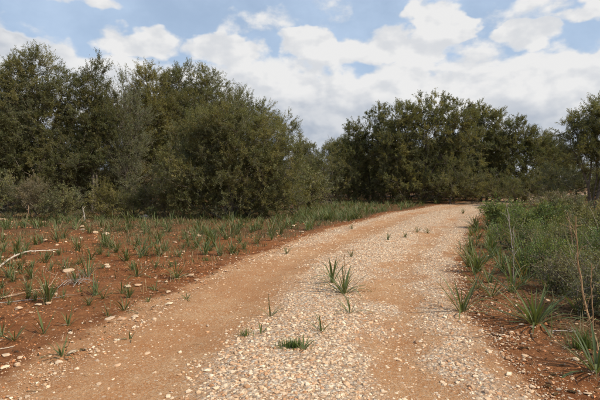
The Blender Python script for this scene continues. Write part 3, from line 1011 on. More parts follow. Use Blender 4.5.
NAMED = [
    (169, 303, 10, "rounded cream stone alone at the left edge of the track"), (72, 351, 10, "chunky tan stone touching the spiky asphodel at the lower left"),
    (50, 354, 6, "small white stone left of the spiky asphodel at the lower left"), (59, 361, 9, "flat pale stone in front of the spiky asphodel at the lower left"),
    (20, 355, 8, "pinkish block near the left edge below the asphodels"), (5, 353, 10, "flat pale stone at the left edge, upper of a pair"), (5, 366, 11, "flat pale stone at the left edge, lower of a pair"),
    (17, 364, 9, "thin slab right of the pair at the left edge"), (99, 382, 7, "whitish stone on the orange rut at the lower left"), (117, 362, 9, "pale stone on the left verge above the whitish one"),
    (69, 271, 14, "long flat cream stone behind the dry twigs on the left"), (18, 306, 10, "pale slab below the grey fallen branch"), (38, 303, 9, "tan slab under the middle of the grey fallen branch"),
    (48, 303, 7, "reddish stone at the right end of the grey fallen branch"), (31, 311, 5, "white pebble just below the pale slab on the left"), (56, 294, 6, "stone at the foot of the small asphodel by the branch end"),
    (110, 316, 11, "flat tan stone before the middle left asphodels"), (121, 317, 10, "flat pale stone right of the flat tan one"), (135, 315, 8, "narrow pale stone near the track's left verge"), (128, 287, 8, "pale stone between two asphodels left of the track"),
    (138, 285, 9, "thin pale slab left of the short asphodel"), (159, 282, 6, "bright white stone behind a short asphodel"), (112, 277, 6, "small cream stone among the left asphodels"), (190, 276, 9, "pale stones block at the verge behind the cream stone"),
    (197, 279, 8, "tan stone on the verge at the left of the track"), (168, 291, 8, "thin slab behind the rounded cream stone"), (147, 349, 9, "pale patch stone in the left rut"), (148, 348, 5, "white chip in the left rut beside a larger pale stone"),
    (2, 221, 9, "orange pale rock at the far left edge below the bushes"), (10, 219, 8, "pale block below the far left bushes"), (43, 222, 5, "bright round stone below the bush left of the broken stem"), (75, 229, 6, "pale stone near the foot of the broken stem"),
    (82, 228, 6, "tan stone right of the broken stem's foot"), (95, 233, 8, "long pale stone beyond the left asphodel field"), (88, 222, 5, "small pale stone under the broken stem"), (106, 234, 8, "flat pale stone below the yellow green bush"),
    (525, 354, 8, "grey and white stone on the right verge"), (489, 352, 9, "pale stone at the right gravel edge"), (576, 362, 8, "tan stone left of the asphodel cut by the right edge"), (593, 373, 6, "small stone under the asphodel at the right edge"),
    (588, 394, 10, "pale slab in the lower right corner"), (532, 392, 7, "cream stone near the lower right of the track"), (488, 396, 10, "large white stone at the bottom right gravel"), (556, 318, 5, "stone behind the largest asphodel"),
    (533, 331, 6, "stone under the drooping leaves of the largest asphodel"), (500, 336, 8, "pale stone left of the largest asphodel"), (262, 363, 10, "biggest white stone in the middle gravel"), (331, 378, 7, "pale grey stone in the middle gravel at the bottom"),
    (314, 385, 8, "white stone at the bottom of the middle gravel"), (350, 388, 7, "bright stone at the bottom right of the middle gravel"), (233, 364, 8, "white stone at the left edge of the middle gravel"), (350, 358, 8, "flat white stone right of the low green tuft"),
]
for (px, py, w, lab) in NAMED:
    px_stone(px, py, w, lab)
px_stone(145, 219, 12, "small dark grey boulder half hidden under the low bushes", None, mesh=ROCK_GREY, name="boulder", category="boulder")
FIELD_MARKS = [(a[0], a[1], a[3]) for a in NAMED]
g_ = random.Random(88)
n_ = 0
while n_ < 100:
    left = g_.random() < 0.72
    px, py = (g_.uniform(0, 330), 205 + 150 * g_.random() ** 1.5) if left else (g_.uniform(470, 600), g_.uniform(240, 400))
    x, y = G(px, py)
    u = float(track_u(x, y))
    if (left and u > -2.0) or (not left and u < 1.7) or float(fbm(x * 0.9, y * 0.9, 91, 3)) < 0.40:
        continue
    sz = g_.uniform(2.2, 5.5) * y / F_PX
    sz = min(sz, 0.15)
    far = y > 13
    zone = ("pale stone strewn among the far asphodels on the left" if far else "pale stone lying on the red earth left of the track") if left else "pale stone scattered on the brown earth right of the track"
    stone(x, y, sz, near_label("small pale stone", px, py, zone, FIELD_MARKS, 45), ("stones among the far asphodels" if far else "stones on the left red earth") if left else "stones on the right verge")
    n_ += 1

# ------------------------------------------------------------------ asphodels
def blade(length, width, lean, curl, g, fold=0.35, seg=6):
    """a strap leaf from the origin, leaning along +x; open V section"""
    t = np.linspace(0, 1, seg + 1)
    ang = lean + curl * t ** 1.6
    dx = np.sin(ang) * length / seg
    dz = np.cos(ang) * length / seg
    x = np.concatenate([[0], np.cumsum(dx[1:])])
    z = np.concatenate([[0], np.cumsum(dz[1:])])
    sway = g.normal() * 0.05 * length * t ** 2
    w = width * 0.5 * np.clip(0.75 + 0.5 * t - 1.3 * t ** 3, 0.03, 1)
    nx, nz = -np.cos(ang), np.sin(ang)
    mid = np.stack([x, sway, z], 1)
    l = mid + np.stack([nx * w * fold, w, nz * w * fold], 1)
    r = mid + np.stack([nx * w * fold, -w, nz * w * fold], 1)
    V = np.stack([l, mid, r], 1).reshape(-1, 3)
    F = []
    for i in range(seg):
        a = i * 3
        F += [(a, a + 1, a + 4, a + 3), (a + 1, a + 2, a + 5, a + 4)]
    return V, np.array(F), np.repeat(t, 3)


BL_LO, BL_HI, BL_TIP = np.array([0.070, 0.102, 0.036]), np.array([0.150, 0.190, 0.068]), np.array([0.30, 0.24, 0.11])


def blade_cols(t, g, base=None):
    k = g.random()
    c = BL_LO * (1 - k) + BL_HI * k
    c = np.tile(c, (len(t), 1))
    tip = smooth(0.82, 1.0, t)[:, None] * (g.random() < 0.6) * 0.8
    c = c * (1 - tip) + BL_TIP * tip
    pale = (1 - smooth(0.0, 0.25, t))[:, None] * 0.5
    return c * (1 - pale) + np.array([0.22, 0.22, 0.12]) * pale


LEAF_MESH = []
_g = np.random.default_rng(900)
for i in range(14):
    lean, curl = _g.uniform(0.08, 0.6), _g.uniform(0.15, 1.1)
    if i >= 11:
        lean, curl = _g.uniform(0.4, 0.7), _g.uniform(1.5, 2.1)        # bent right over
    v, f, t = blade(1.0, _g.uniform(0.034, 0.055), lean, curl, _g, seg=8)
    LEAF_MESH.append(mesh_of("leaf", v, f, M_BLADE, blade_cols(t, _g), smooth=True))


for i in range(4):
    v, f, t = blade(1.0, _g.uniform(0.025, 0.04), _g.uniform(0.5, 0.9), _g.uniform(0.8, 1.4), _g, seg=8)
    LEAF_MESH.append(mesh_of("leaf", v, f, M_BLADE, np.tile(np.array([0.30, 0.22, 0.12]) * _g.uniform(0.6, 1.1), (len(v), 1)), smooth=True))


def tuft_mesh(seed, n, length, width, upright, seg=5):
    g = np.random.default_rng(seed)
    VS, FS, CS, off = [], [], [], 0
    for i in range(n):
        k = i / max(n - 1, 1)
        v, f, t = blade(length * g.uniform(0.6, 1.08), width * g.uniform(0.7, 1.2), upright * (0.15 + 0.9 * k) + g.uniform(-0.05, 0.1), g.uniform(0.1, 0.9), g, seg=seg)
        a = g.uniform(0, 6.28)
        c, s = math.cos(a), math.sin(a)
        dead = g.random() < 0.12
        v = np.stack([v[:, 0] * c - v[:, 1] * s + g.normal() * 0.02, v[:, 0] * s + v[:, 1] * c + g.normal() * 0.02, v[:, 2] - 0.01], 1)
        VS.append(v); FS.append(f + off); CS.append(np.tile(np.array([0.27, 0.20, 0.11]), (len(v), 1)) if dead else blade_cols(t, g))
        off += len(v)
    return mesh_of("leaves", np.concatenate(VS), np.concatenate(FS), M_BLADE, np.concatenate(CS), smooth=True)


TUFTS = [tuft_mesh(950 + i, random.Random(i).randint(14, 34), 0.45, 0.018, random.Random(i + 50).uniform(0.55, 1.05)) for i in range(14)]
TUFTS_FAR = [tuft_mesh(980 + i, 11, 0.45, 0.022, 0.8, 3) for i in range(6)]


def asphodel(px, py, h, w, n, label, seed, group=None, stalk=None):
    """a plant near the viewer: each leaf its own mesh. h, w: height and width in the photograph"""
    x, y = G(px, py)
    k = y / F_PX
    H, Wd = h * k, w * k
    g = random.Random(seed)
    e = link("asphodel", None, None, (x, y, gz(x, y) - 0.01), g.uniform(0, 6.28))
    tag(e, label, "plant", group)
    n = int(n * 1.3)
    for i in range(n):
        a = i * 2.39996 + g.uniform(-0.35, 0.35)
        out = (i + 0.5) / n
        o = link("leaf", LEAF_MESH[g.randrange(11) if g.random() > 0.27 else g.randrange(11, 18)], e)
        ratio = min(max(Wd / H, 0.4), 2.2)
        L = H * (1.28 if px > 250 else 1.0) * g.uniform(0.8, 1.2) * (0.85 + (0.15 + 0.45 * max(ratio - 1, 0)) * out)
        o.location = (math.cos(a) * 0.012 * out * (1 + n / 10), math.sin(a) * 0.012 * out * (1 + n / 10), 0)
        tilt = (out ** 0.8 - 0.2) * 0.58 * ratio
        o.rotation_euler = (g.uniform(-0.12, 0.12), tilt + g.uniform(-0.14, 0.14), a)
        o.scale = (L, max(L, 0.30) * g.uniform(0.85, 1.15), L)
    if stalk:
        s = link("flower_stalk", stalk_mesh(stalk * k, 0.006, seed, True), e)
    return e


def poly_tube(pts, r0, r1, sides=6):
    pts = np.array(pts, float)
    n = len(pts)
    r = np.linspace(r0, r1, n)
    V, F = [], []
    d = np.gradient(pts, axis=0)
    d = norm(d)
    ref = np.array([0, 1.0, 0.01]) if abs(d[0][2]) > 0.8 else np.array([0, 0, 1.0])
    a = norm(np.cross(d, ref))
    b = np.cross(d, a)
    th = np.arange(sides) * 2 * math.pi / sides
    for i in range(n):
        V.append(pts[i] + r[i] * (np.cos(th)[:, None] * a[i] + np.sin(th)[:, None] * b[i]))
    for i in range(n - 1):
        for j in range(sides):
            F.append((i * sides + j, i * sides + (j + 1) % sides, (i + 1) * sides + (j + 1) % sides, (i + 1) * sides + j))
    return np.concatenate(V), np.array(F)


def stalk_mesh(h, r, seed, fresh=False):
    g = np.random.default_rng(seed + 7)
    pts = [(0, 0, 0)]
    lean = g.normal(size=2) * 0.02
    for t in np.linspace(0.12, 1, 8):
        pts.append((lean[0] * h * t + g.normal() * 0.006, lean[1] * h * t + g.normal() * 0.006, h * t))
    v, f = poly_tube(pts, r, r * 0.5)
    VS, FS, off = [v], [f], len(v)
    for t in np.linspace(0.72, 1.0, 14):                       # buds or dry capsules along the top
        a = g.uniform(0, 6.28)
        p = np.array([lean[0] * h * t, lean[1] * h * t, h * t])
        q = p + np.array([math.cos(a), math.sin(a), 0.7]) * h * 0.025
        v, f = poly_tube([p, (p + q) / 2, q], r * 0.9, r * 0.35, 5)
        VS.append(v); FS.append(f + off)
        off += len(v)
    return mesh_of("flower_stalk", np.concatenate(VS), np.concatenate(FS), M_STALK, smooth=True)


NEAR = [
    (344, 294, 27, 30, 24, "large asphodel in the middle of the track with a red brown stalk", 40), (332, 285, 26, 22, 12, "asphodel tuft close behind the left of the stalked one in the track", None),
    (350, 313, 20, 26, 7, "thin leaved asphodel just in front of the large one in the track", None), (321, 333, 21, 26, 10, "asphodel alone in the middle gravel of the track", None),
    (303, 352, 18, 16, 9, "upright asphodel at the right end of the low green tuft", None), (270, 316, 21, 24, 6, "sparse few leaved asphodel at the left edge of the middle gravel", None),
    (261, 333, 12, 6, 3, "tiny two bladed sprout between the left rut and the gravel", None),
    (462, 312, 34, 36, 18, "upright asphodel at the right edge of the gravel", None), (492, 300, 27, 38, 15, "asphodel between the gravel edge plant and the largest one", None),
    (535, 326, 34, 68, 46, "largest asphodel with arching leaves on the right verge", None), (596, 372, 46, 44, 26, "asphodel cut by the right edge at the foot of the tall brown stalk", None),
    (512, 284, 26, 26, 12, "asphodel at the foot of the pale forked stem", None), (474, 278, 24, 22, 10, "asphodel on the right verge behind the gravel edge plant", None),
    (486, 264, 20, 24, 10, "asphodel under the low shrubs at the bend's inner side", None), (468, 262, 16, 14, 7, "small asphodel at the right track edge farther up", None), (461, 252, 14, 10, 5, "few leaved asphodel sticking out over the right track edge", None),
    (580, 318, 34, 40, 16, "dark asphodel in the shade right of the largest one", None), (566, 300, 24, 30, 12, "asphodel half hidden under the shrub behind the largest one", None),
    (478, 292, 22, 26, 11, "asphodel close behind the upright one at the gravel edge", None), (500, 270, 24, 28, 12, "asphodel left of the pale forked stem's foot", None),
    (548, 296, 22, 30, 12, "asphodel behind the right half of the largest one", None), (524, 288, 20, 24, 10, "asphodel behind the left half of the largest one", None),
    (476, 246, 16, 20, 8, "asphodel on the inner verge below the dark green shrub", None), (492, 250, 18, 20, 9, "asphodel at the front of the bright green shrub", None),
    (62, 354, 20, 34, 13, "spiky asphodel with spreading leaves at the lower left", None), (44, 330, 27, 12, 8, "slim upright asphodel at the lower left", None), (68, 323, 22, 18, 9, "asphodel right of the slim upright one at the lower left", None),
    (14, 337, 22, 24, 11, "asphodel second from the left edge at the lower left", None), (2, 333, 22, 22, 10, "asphodel cut by the left edge", None), (63, 297, 12, 18, 10, "small asphodel at the end of the brown fallen branch", None),
    (124, 307, 20, 24, 13, "asphodel with dark spread leaves left of the track", None), (108, 313, 15, 20, 9, "low asphodel in front of the dark spread one", None), (148, 300, 9, 12, 8, "short stubby asphodel near the left verge", None),
    (155, 289, 16, 14, 9, "short asphodel behind the stubby one", None), (177, 278, 26, 34, 16, "broad asphodel nearest the track's left edge", None), (187, 298, 10, 14, 6, "little asphodel growing on the left verge of the track", None),
    (137, 277, 24, 28, 14, "broad asphodel in the second row left of the track", None), (122, 292, 18, 14, 9, "narrow asphodel behind the dark spread one", None), (88, 276, 28, 24, 14, "tall asphodel behind the dry twig heap", None),
    (67, 270, 22, 16, 10, "asphodel behind the long flat cream stone", None), (22, 274, 16, 20, 10, "asphodel under the pale arched branch", None), (3, 294, 14, 16, 9, "asphodel at the left edge beside the brown branch end", None),
    (80, 292, 8, 10, 6, "tiny asphodel right of the brown fallen branch", None), (130, 338, 14, 12, 5, "thin sprout on the left verge between track and field", None),
]
for i, (px, py, h, w, n, lab, stk) in enumerate(NEAR):
    asphodel(px, py, h, w, n, lab, 1200 + i, None, stk)

SMALL = [(351, 258, 11, "small asphodel on the left of the far middle gravel"), (388, 241, 10, "asphodel tuft in the far middle of the track"), (417, 233, 10, "left of three little tufts in the far track"),
         (428, 233, 9, "right of three little tufts in the far track"), (405, 238, 9, "nearest of three little tufts in the far track"), (463, 213, 7, "tuft in the track near its far end"), (480, 211, 7, "dark tuft at the very end of the visible track"),
         (287, 254, 10, "small asphodel on the left rim of the track"), (352, 229, 8, "small tuft on the far left rim of the track")]
for i, (px, py, h, lab) in enumerate(SMALL):
    x, y = G(px, py)
    s = h * y / F_PX / 0.42
    e = link("asphodel", None, None, (x, y, gz(x, y)), i * 1.3, (s, s, s))
    tag(e, lab, "plant", "small tufts growing in the track")
    link("leaves", TUFTS[i % 14], e)


TUFT_MARKS = FIELD_MARKS + [(a[0], a[1], a[5]) for a in NEAR] + [(m[0], 214.0, m[2]) for m in marks_of(('bush', 'olive_bush', 'mastic_shrub')) if 'undergrowth' not in m[2]] + [(a[0], a[1], a[3]) for a in SMALL]


_fr = random.Random(17)


def field_ok(x, y):
    return float(track_u(x, y)) < -2.35 - 0.4 * _fr.random()


def put_tuft(x, y, s, label, group, far=False, rnd=None):
    e = link("asphodel", None, None, (x, y, gz(x, y)), rnd.uniform(0, 6.28), (s, s, s * rnd.uniform(0.85, 1.15)))
    tag(e, label, "plant", group)
    link("leaves", (TUFTS_FAR if far else TUFTS)[rnd.randrange(6 if far else 14)], e)


g_ = random.Random(321)
taken = [G(a[0], a[1]) for a in NEAR]
n_ = 0
while n_ < 190:
    px, py = g_.uniform(-20, 330), 213 + 92 * g_.random() ** 1.45
    x, y = G(px, py)
    if not field_ok(x, y) or y > 24 or float(fbm(x * 0.55, y * 0.55, 57, 2)) < 0.30 + 0.3 * g_.random() or any((x - a) ** 2 + (y - b) ** 2 < (0.12 + 0.012 * y) ** 2 for a, b in taken):
        continue
    taken.append((x, y))
    if px > 180:
        lab, grp = "asphodel tuft between the great round bush and the track", "asphodels before the round bush"
    elif py < 232:
        lab, grp = "asphodel tuft along the foot of the left wood", "asphodels at the foot of the left wood"
    elif px < 95:
        lab, grp = "asphodel tuft in the field around the fallen branches", "asphodels around the fallen branches"
    else:
        lab, grp = "asphodel tuft in the stony field left of the track", "asphodels in the stony left field"
    sc_ = (0.40 + 0.70 * g_.random() ** 1.6) * (1.0 if y < 9 else 1.25)
    put_tuft(x, y, sc_, near_label(("tall " if sc_ > 0.95 else "short " if sc_ < 0.6 else "") + "asphodel tuft", px, py, lab, TUFT_MARKS, 85), grp, False, g_)
    n_ += 1
n_ = 0
while n_ < 52:                                               # right verge
    px, py = g_.uniform(462, 600), g_.uniform(216, 300)
    x, y = G(px, py)
    u = float(track_u(x, y))
    if u < 2.1 or u > (3.2 if n_ < 36 else 5.0) or any((x - a) ** 2 + (y - b) ** 2 < (0.22 + 0.02 * y) ** 2 for a, b in taken):
        continue
    taken.append((x, y))
    put_tuft(x, y, g_.uniform(0.85, 1.5), near_label("asphodel tuft", px, py, "asphodel tuft among the low shrubs right of the track", TUFT_MARKS, 60), "asphodels among the right shrubs", False, g_)
    n_ += 1


def asphodel_mass():
    """the crowded strip before the bend, too dense to count"""
    g = np.random.default_rng(51)
    src = []
    for me in TUFTS_FAR:
        v = np.zeros(len(me.vertices) * 3)
        me.vertices.foreach_get('co', v)
        f = np.array([p.vertices[:] for p in me.polygons])
        c = np.zeros(len(me.vertices) * 4)
        me.attributes['col'].data.foreach_get('color', c)
        src.append((v.reshape(-1, 3), f, c.reshape(-1, 4)[:, :3]))
    VS, FS, CS, off, n = [], [], [], 0, 0
    while n < 800:
        px, py = (g.uniform(296, 445), g.uniform(197.5, 222)) if n < 480 else (g.uniform(-40, 330), g.uniform(206, 232))
        x, y = G(px, py)
        u = float(track_u(x, y))
        if u > -2.5 or y > 38:
            continue
        s = g.uniform(0.8, 1.35)
        a = g.uniform(0, 6.28)
        v, f, c = src[g.integers(0, 6)]
        w = v * s
        w = np.stack([w[:, 0] * math.cos(a) - w[:, 1] * math.sin(a) + x, w[:, 0] * math.sin(a) + w[:, 1] * math.cos(a) + y, w[:, 2] + gz(x, y)], 1)
        VS.append(w); FS.append(f + off); CS.append(c * g.uniform(0.85, 1.25))
        off += len(w)
        n += 1
    me = mesh_of("asphodel_mass", np.concatenate(VS), np.concatenate(FS), M_BLADE, np.concatenate(CS), smooth=True)
    tag(link("asphodel_mass", me), "crowd of small green asphodels along the wood and before the bend of the track", "asphodels", kind="stuff")


asphodel_mass()

# the low bushy tuft in the gravel
def blades(n, fx, h, w, cols, seed, lean=0.7):
    """n upright grass blades at the points fx(): one triangle pair each"""
    g = np.random.default_rng(seed)
    x, y = fx(g, n)
    z = height(x, y)
    a = g.random(n) * 2 * math.pi
    ln = h * (0.4 + 0.9 * g.random(n))
    sl = lean * np.abs(g.normal(size=n)).clip(0, 1.6)
    ox, oy, oz = np.cos(a) * np.sin(sl) * ln, np.sin(a) * np.sin(sl) * ln, np.cos(sl) * ln
    wx, wy = -np.sin(a) * w * 0.5, np.cos(a) * w * 0.5
    o = np.zeros(n)
    V = np.stack([np.stack([x + wx, y + wy, z - 0.005], 1), np.stack([x - wx, y - wy, z - 0.005], 1),
                  np.stack([x + ox * 0.5 - wx * 0.7, y + oy * 0.5 - wy * 0.7, z + oz * 0.62], 1), np.stack([x + ox * 0.5 + wx * 0.7, y + oy * 0.5 + wy * 0.7, z + oz * 0.62], 1),
                  np.stack([x + ox, y + oy, z + oz], 1)], 1)
    C = np.array(cols)[g.integers(0, len(cols), n)] * (0.7 + 0.6 * g.random((n, 1)))
    F1 = np.array([(0, 1, 2), (0, 2, 3), (3, 2, 4)])
    F = (np.arange(n) * 5)[:, None, None] + F1[None]
    return V.reshape(-1, 3), F.reshape(-1, 3), np.repeat(C, 5, 0)


def at_spot(px, py, rx, ry):
    x0, y0 = G(px, py)
    return lambda g, n: (x0 + g.normal(size=n) * rx, y0 + g.normal(size=n) * ry)


GREENS = [(0.10, 0.15, 0.035), (0.13, 0.17, 0.045), (0.085, 0.12, 0.04)]
STRAW = [(0.36, 0.28, 0.15), (0.42, 0.35, 0.22), (0.28, 0.20, 0.11), (0.22, 0.20, 0.11)]
me = mesh_of("grass_tuft", *blades(280, at_spot(292, 349, 0.06, 0.035), 0.085, 0.006, GREENS, 61)[:2], M_BLADE, blades(280, at_spot(292, 349, 0.06, 0.035), 0.085, 0.006, GREENS, 61)[2])
tag(link("grass_tuft", me), "low bushy bright green grass tuft in the middle gravel", "grass tuft")
for (px, py, lab) in ((206, 262, "thin green weed tuft on the left rim of the track"), (246, 335, "faint weed tuft at the gravel's left edge"), 
                      (583, 350, "green grass tuft before the right edge asphodel")):
    b_ = blades(60 if px < 400 else 220, at_spot(px, py, 0.05, 0.04), 0.09 if px < 400 else 0.2, 0.006, GREENS, px)
    tag(link("grass_tuft", mesh_of("grass_tuft", b_[0], b_[1], M_BLADE, b_[2])), lab, "grass tuft")


def field_points(x0, x1, y0, y1, cond, power=1.0):
    def f(g, n):
        X, Y = [], []
        got = 0
        while got < n:
            x, y = g.uniform(x0, x1, n * 3), y0 + (y1 - y0) * g.random(n * 3) ** power
            k = cond(x, y, g)
            X.append(x[k]); Y.append(y[k])
            got += int(k.sum())
        return np.concatenate(X)[:n], np.concatenate(Y)[:n]
    return f


c_left = lambda x, y, g: (track_u(x, y) < -2.4) & (g.random(len(x)) < 0.05 + smooth(0.40, 0.60, fbm(x * 1.1, y * 1.1, 15, 3) + 0.12 * smooth(14, 20, y)) * smooth(5.5, 12, y))
c_right = lambda x, y, g: (track_u(x, y) > 2.3) & (track_u(x, y) < 9) & (g.random(len(x)) < 0.04 + smooth(2.5, 4.2, track_u(x, y)))
b1 = blades(38000, field_points(-22, 4, 5, 26, c_left), 0.13, 0.008, STRAW, 62, 1.25)
b2 = blades(15000, field_points(1.5, 12, 4.6, 20, c_right), 0.22, 0.008, STRAW + GREENS, 63, 0.8)
c_tall = lambda x, y, g: (track_u(x, y) > 2.9) & (track_u(x, y) < 9) & (g.random(len(x)) < smooth(0.44, 0.6, fbm(x * 0.8, y * 0.8, 29, 3)))
b4 = blades(2600, field_points(2.5, 12, 7, 20, c_tall), 0.75, 0.010, STRAW[:1] + GREENS + [(0.12, 0.15, 0.06)], 65, 0.45)
b2 = (np.concatenate([b2[0], b4[0]]), np.concatenate([b2[1], b4[1] + len(b2[0])]), np.concatenate([b2[2], b4[2]]))
tag(link("dry_grass", mesh_of("dry_grass", b1[0], b1[1], M_DRY, b1[2])), "thin straw coloured dead grass between the asphodels on the left", "grass", kind="stuff")
tag(link("verge_grass", mesh_of("verge_grass", b2[0], b2[1], M_DRY, b2[2])), "mixed green and straw grass at the foot of the right shrubs", "grass", kind="stuff")
b3 = blades(26000, field_points(-22, 5, 7, 25, c_left), 0.11, 0.014, [(0.085, 0.11, 0.045), (0.11, 0.115, 0.05), (0.07, 0.09, 0.045)], 64, 0.9)
tag(link("low_weeds", mesh_of("low_weeds", b3[0], b3[1], M_DRY, b3[2])), "low grey green weeds covering parts of the left field", "weeds", kind="stuff")

# ------------------------------------------------------------------ dead wood and dry stems
def lay(pxs, lift):
    """points on (or a little above) the ground under picture points"""
    out = []
    for (px, py), l in zip(pxs, lift):
        x, y = G(px, py)
        out.append((x, y, gz(x, y) + l))
    return out


def smooth_line(pts, n, jit, seed):
    g = np.random.default_rng(seed)
    pts = np.array(pts, float)
    t = np.linspace(0, len(pts) - 1, n)
    k = np.arange(len(pts))
    P = np.stack([np.interp(t, k, pts[:, i]) for i in range(3)], 1)
    for _ in range(3):
        P[1:-1] = (P[:-2] + 2 * P[1:-1] + P[2:]) / 4
    P[1:-1] += g.normal(size=(n - 2, 3)) * jit
    return P


def branch(name, label, category, pts, r0, r1, mat, seed, side=5, group=None, twig_len=0.25, up=0.4):
    P = smooth_line(pts, 14, r0 * 0.35, seed)
    o0 = P[0].copy()
    e = link(name, None, None, tuple(o0))
    tag(e, label, category, group)
    v, f = poly_tube(P - o0, r0, r1, 7)
    link("stem", mesh_of("stem", v, f, mat, smooth=True), e)
    g = np.random.default_rng(seed + 1)
    for i in range(side):
        k = int(g.integers(3, 13))
        d = norm(P[min(k + 1, 13)] - P[k - 1] + g.normal(size=3) * 0.12 * np.array([1, 1, up]) + np.array([0, 0, 0.05]))
        L = twig_len * g.uniform(0.5, 1.2)
        q = [P[k] - o0, P[k] - o0 + d * L * 0.5 + g.normal(size=3) * 0.02, P[k] - o0 + d * L + g.normal(size=3) * 0.04]
        v, f = poly_tube(q, r1 * 0.9, r1 * 0.3, 5)
        link("twig", mesh_of("twig", v, f, mat, smooth=True), e)
    return e


branch("fallen_branch", "long bleached fallen branch arching out of the left edge", "branch", lay([(-22, 286), (0, 272), (14, 262), (28, 256), (45, 252), (58, 249)], [0.03, 0.06, 0.10, 0.10, 0.06, 0.02]), 0.022, 0.010, M_DEAD, 1, 3)
branch("fallen_branch", "brown fallen branch lying across the left field, pointing right", "branch", lay([(-20, 299), (0, 296), (20, 293), (40, 290), (55, 287)], [0.02, 0.02, 0.03, 0.03, 0.02]), 0.014, 0.006, M_DEADB, 2, 5)
branch("fallen_branch", "thin grey fallen branch just below the brown one", "branch", lay([(-20, 300), (0, 300), (25, 300.5), (45, 299), (60, 298)], [0.015] * 5), 0.010, 0.004, M_DEADG, 3, 4)
branch("fallen_branch", "short brown stick rising from the end of the brown branch", "branch", lay([(46, 289), (52, 283), (58, 276)], [0.02, 0.05, 0.07]), 0.009, 0.004, M_DEADB, 4, 2)
for i in range(5):
    branch("dry_twig", "dry brushwood twig in the grey heap behind the small asphodel", "twig", lay([(58 + 5 * i, 288 - 2 * (i % 3)), (68 + 4 * i, 283), (76 + 6 * i, 286 - 2 * (i % 2))], [0.02, 0.08, 0.02]),
           0.005, 0.002, M_DEADG, 20 + i, 9, "grey brushwood heap on the left", 0.28, 1.2)
branch("fallen_branch", "thin pale stick at the left edge below the asphodels", "branch", lay([(-6, 348), (4, 346), (15, 343)], [0.012] * 3), 0.007, 0.004, M_DEAD, 5, 0)
branch("dry_twig", "dark thin twig lying on the orange rut at the lower left", "twig", lay([(28, 391), (38, 392), (47, 389)], [0.006] * 3), 0.004, 0.002, M_STALK, 6, 1, None, 0.06)
branch("dry_twig", "small dark twig on the orange rut right of the spiky asphodel", "twig", lay([(82, 374), (88, 375), (94, 372)], [0.006] * 3), 0.003, 0.002, M_STALK, 7, 1, None, 0.05)
branch("dry_twig", "little dark twig lying across the middle of the left rut", "twig", lay([(189, 340), (195, 339), (201, 340)], [0.006] * 3), 0.003, 0.002, M_STALK, 8, 1, None, 0.05)
branch("dry_twig", "grey stick lying behind the right edge asphodel", "twig", lay([(545, 334), (560, 334), (576, 335)], [0.012] * 3), 0.007, 0.004, M_DEADG, 9, 2)


def standing(label, foot, top, r0, r1, mat, seed, side=6, bend=0.05, twig=0.2, name="dead_plant", group=None):
    """a dead stem standing at the picture point foot and reaching the picture point top"""
    x, y = G(*foot)
    k = y / F_PX
    z0 = gz(x, y)
    H = (foot[1] - top[1]) * k
    dx = (top[0] - foot[0]) * k
    g = random.Random(seed)
    pts = [(x + dx * t + bend * H * math.sin(t * 3.1) * 0.5, y + g.uniform(-0.03, 0.03), z0 - 0.02 + H * t) for t in (0, 0.25, 0.5, 0.75, 1.0)]
    return branch(name, label, "dead plant", pts, r0, r1, mat, seed, side, group, twig, 1.0)


standing("pale forked dead stem standing at the inner edge of the bend", (513, 262), (505, 203), 0.012, 0.005, M_DEADG, 11, 5, 0.06, 0.25)
standing("thin grey dry stalk in front of the pale forked stem", (513, 286), (511, 228), 0.006, 0.003, M_DEADG, 12, 3)
standing("tall brown leaning flower stalk at the right edge", (597, 352), (571, 214), 0.011, 0.004, M_STALK, 13, 14, -0.06, 0.16)
standing("second thin brown stalk beside the tall leaning one", (594, 358), (588, 262), 0.006, 0.003, M_STALK, 14, 5, 0.03, 0.1)
standing("dry reddish stalk rising out of the middle right shrubs", (574, 268), (566, 206), 0.008, 0.003, M_DEADB, 15, 10, 0.05, 0.2)
standing("pale arching dry stalk over the yellow green shrub", (600, 250), (588, 205), 0.007, 0.003, M_DEAD, 16, 4, 0.2, 0.2)
standing("small dead twig standing at the right rut of the track", (441, 288), (440, 272), 0.004, 0.002, M_STALK, 17, 3, 0.05, 0.12)
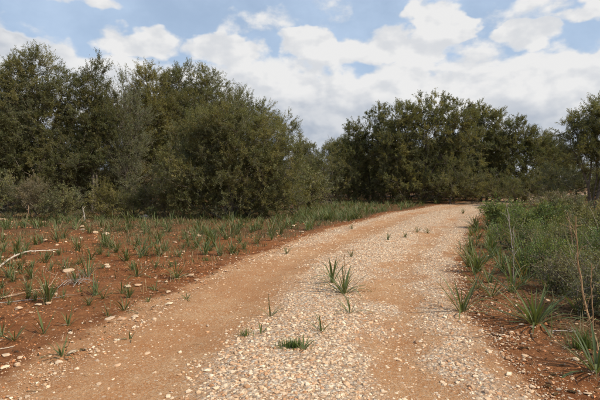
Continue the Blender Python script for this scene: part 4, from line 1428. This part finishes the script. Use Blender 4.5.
standing("tiny dark dead twig standing left of the right rut", (376, 290), (375, 283), 0.003, 0.0015, M_STALK, 18, 2, 0.05, 0.06)
standing("pale broken stem standing among the left bushes", (85, 222), (83, 206), 0.022, 0.014, M_DEADG, 19, 2, 0.02, 0.2)
standing("leaning reddish dead stem among the far left bushes", (26, 221), (29, 205), 0.02, 0.012, M_DEADB, 20, 3, 0.1, 0.3)

# dead leaves and bark crumbs on the earth near the scrub
def litter_flakes():
    g = np.random.default_rng(131)
    X, Y = [], []
    for (x0, x1, y0, y1, n) in ((1.6, 7, 3.0, 12, 17000), (-9, 0, 4.0, 9, 4500), (-16, 4, 9, 22, 8000)):
        x, y = g.uniform(x0, x1, n), g.uniform(y0, y1, n)
        u = track_u(x, y)
        k = (np.abs(u) > 2.0) & (g.random(n) < 0.25 + 0.75 * smooth(0.4, 0.6, fbm(x * 1.5, y * 1.5, 19, 3)))
        X.append(x[k]); Y.append(y[k])
    x, y = np.concatenate(X), np.concatenate(Y)
    n = len(x)
    a = g.random(n) * 6.283
    L = 0.012 + 0.03 * g.random(n) ** 2
    L = L * (1 + 0.05 * np.maximum(y - 6, 0))
    W = L * (0.15 + 0.35 * g.random(n))
    z = height(x, y) + 0.006
    dz = g.normal(size=(n, 3)) * 0.006
    ca, sa = np.cos(a), np.sin(a)
    V = np.stack([np.stack([x + ca * L, y + sa * L, z + dz[:, 0]], 1), np.stack([x - sa * W, y + ca * W, z + np.abs(dz[:, 1])], 1),
                  np.stack([x - ca * L, y - sa * L, z + dz[:, 2]], 1), np.stack([x + sa * W, y - ca * W, z + np.abs(dz[:, 1])], 1)], 1).reshape(-1, 3)
    C = np.array([(0.10, 0.055, 0.025), (0.20, 0.12, 0.06), (0.30, 0.22, 0.13), (0.06, 0.04, 0.025)])[g.integers(0, 4, n)] * (0.7 + 0.6 * g.random((n, 1)))
    me = mesh_of("leaf_litter", V, np.arange(n * 4).reshape(-1, 4), M_DRY, np.repeat(C, 4, 0))
    tag(link("leaf_litter", me), "brown dead leaves and crumbs scattered over the earth beside the track", "leaf litter", kind="stuff")


litter_flakes()
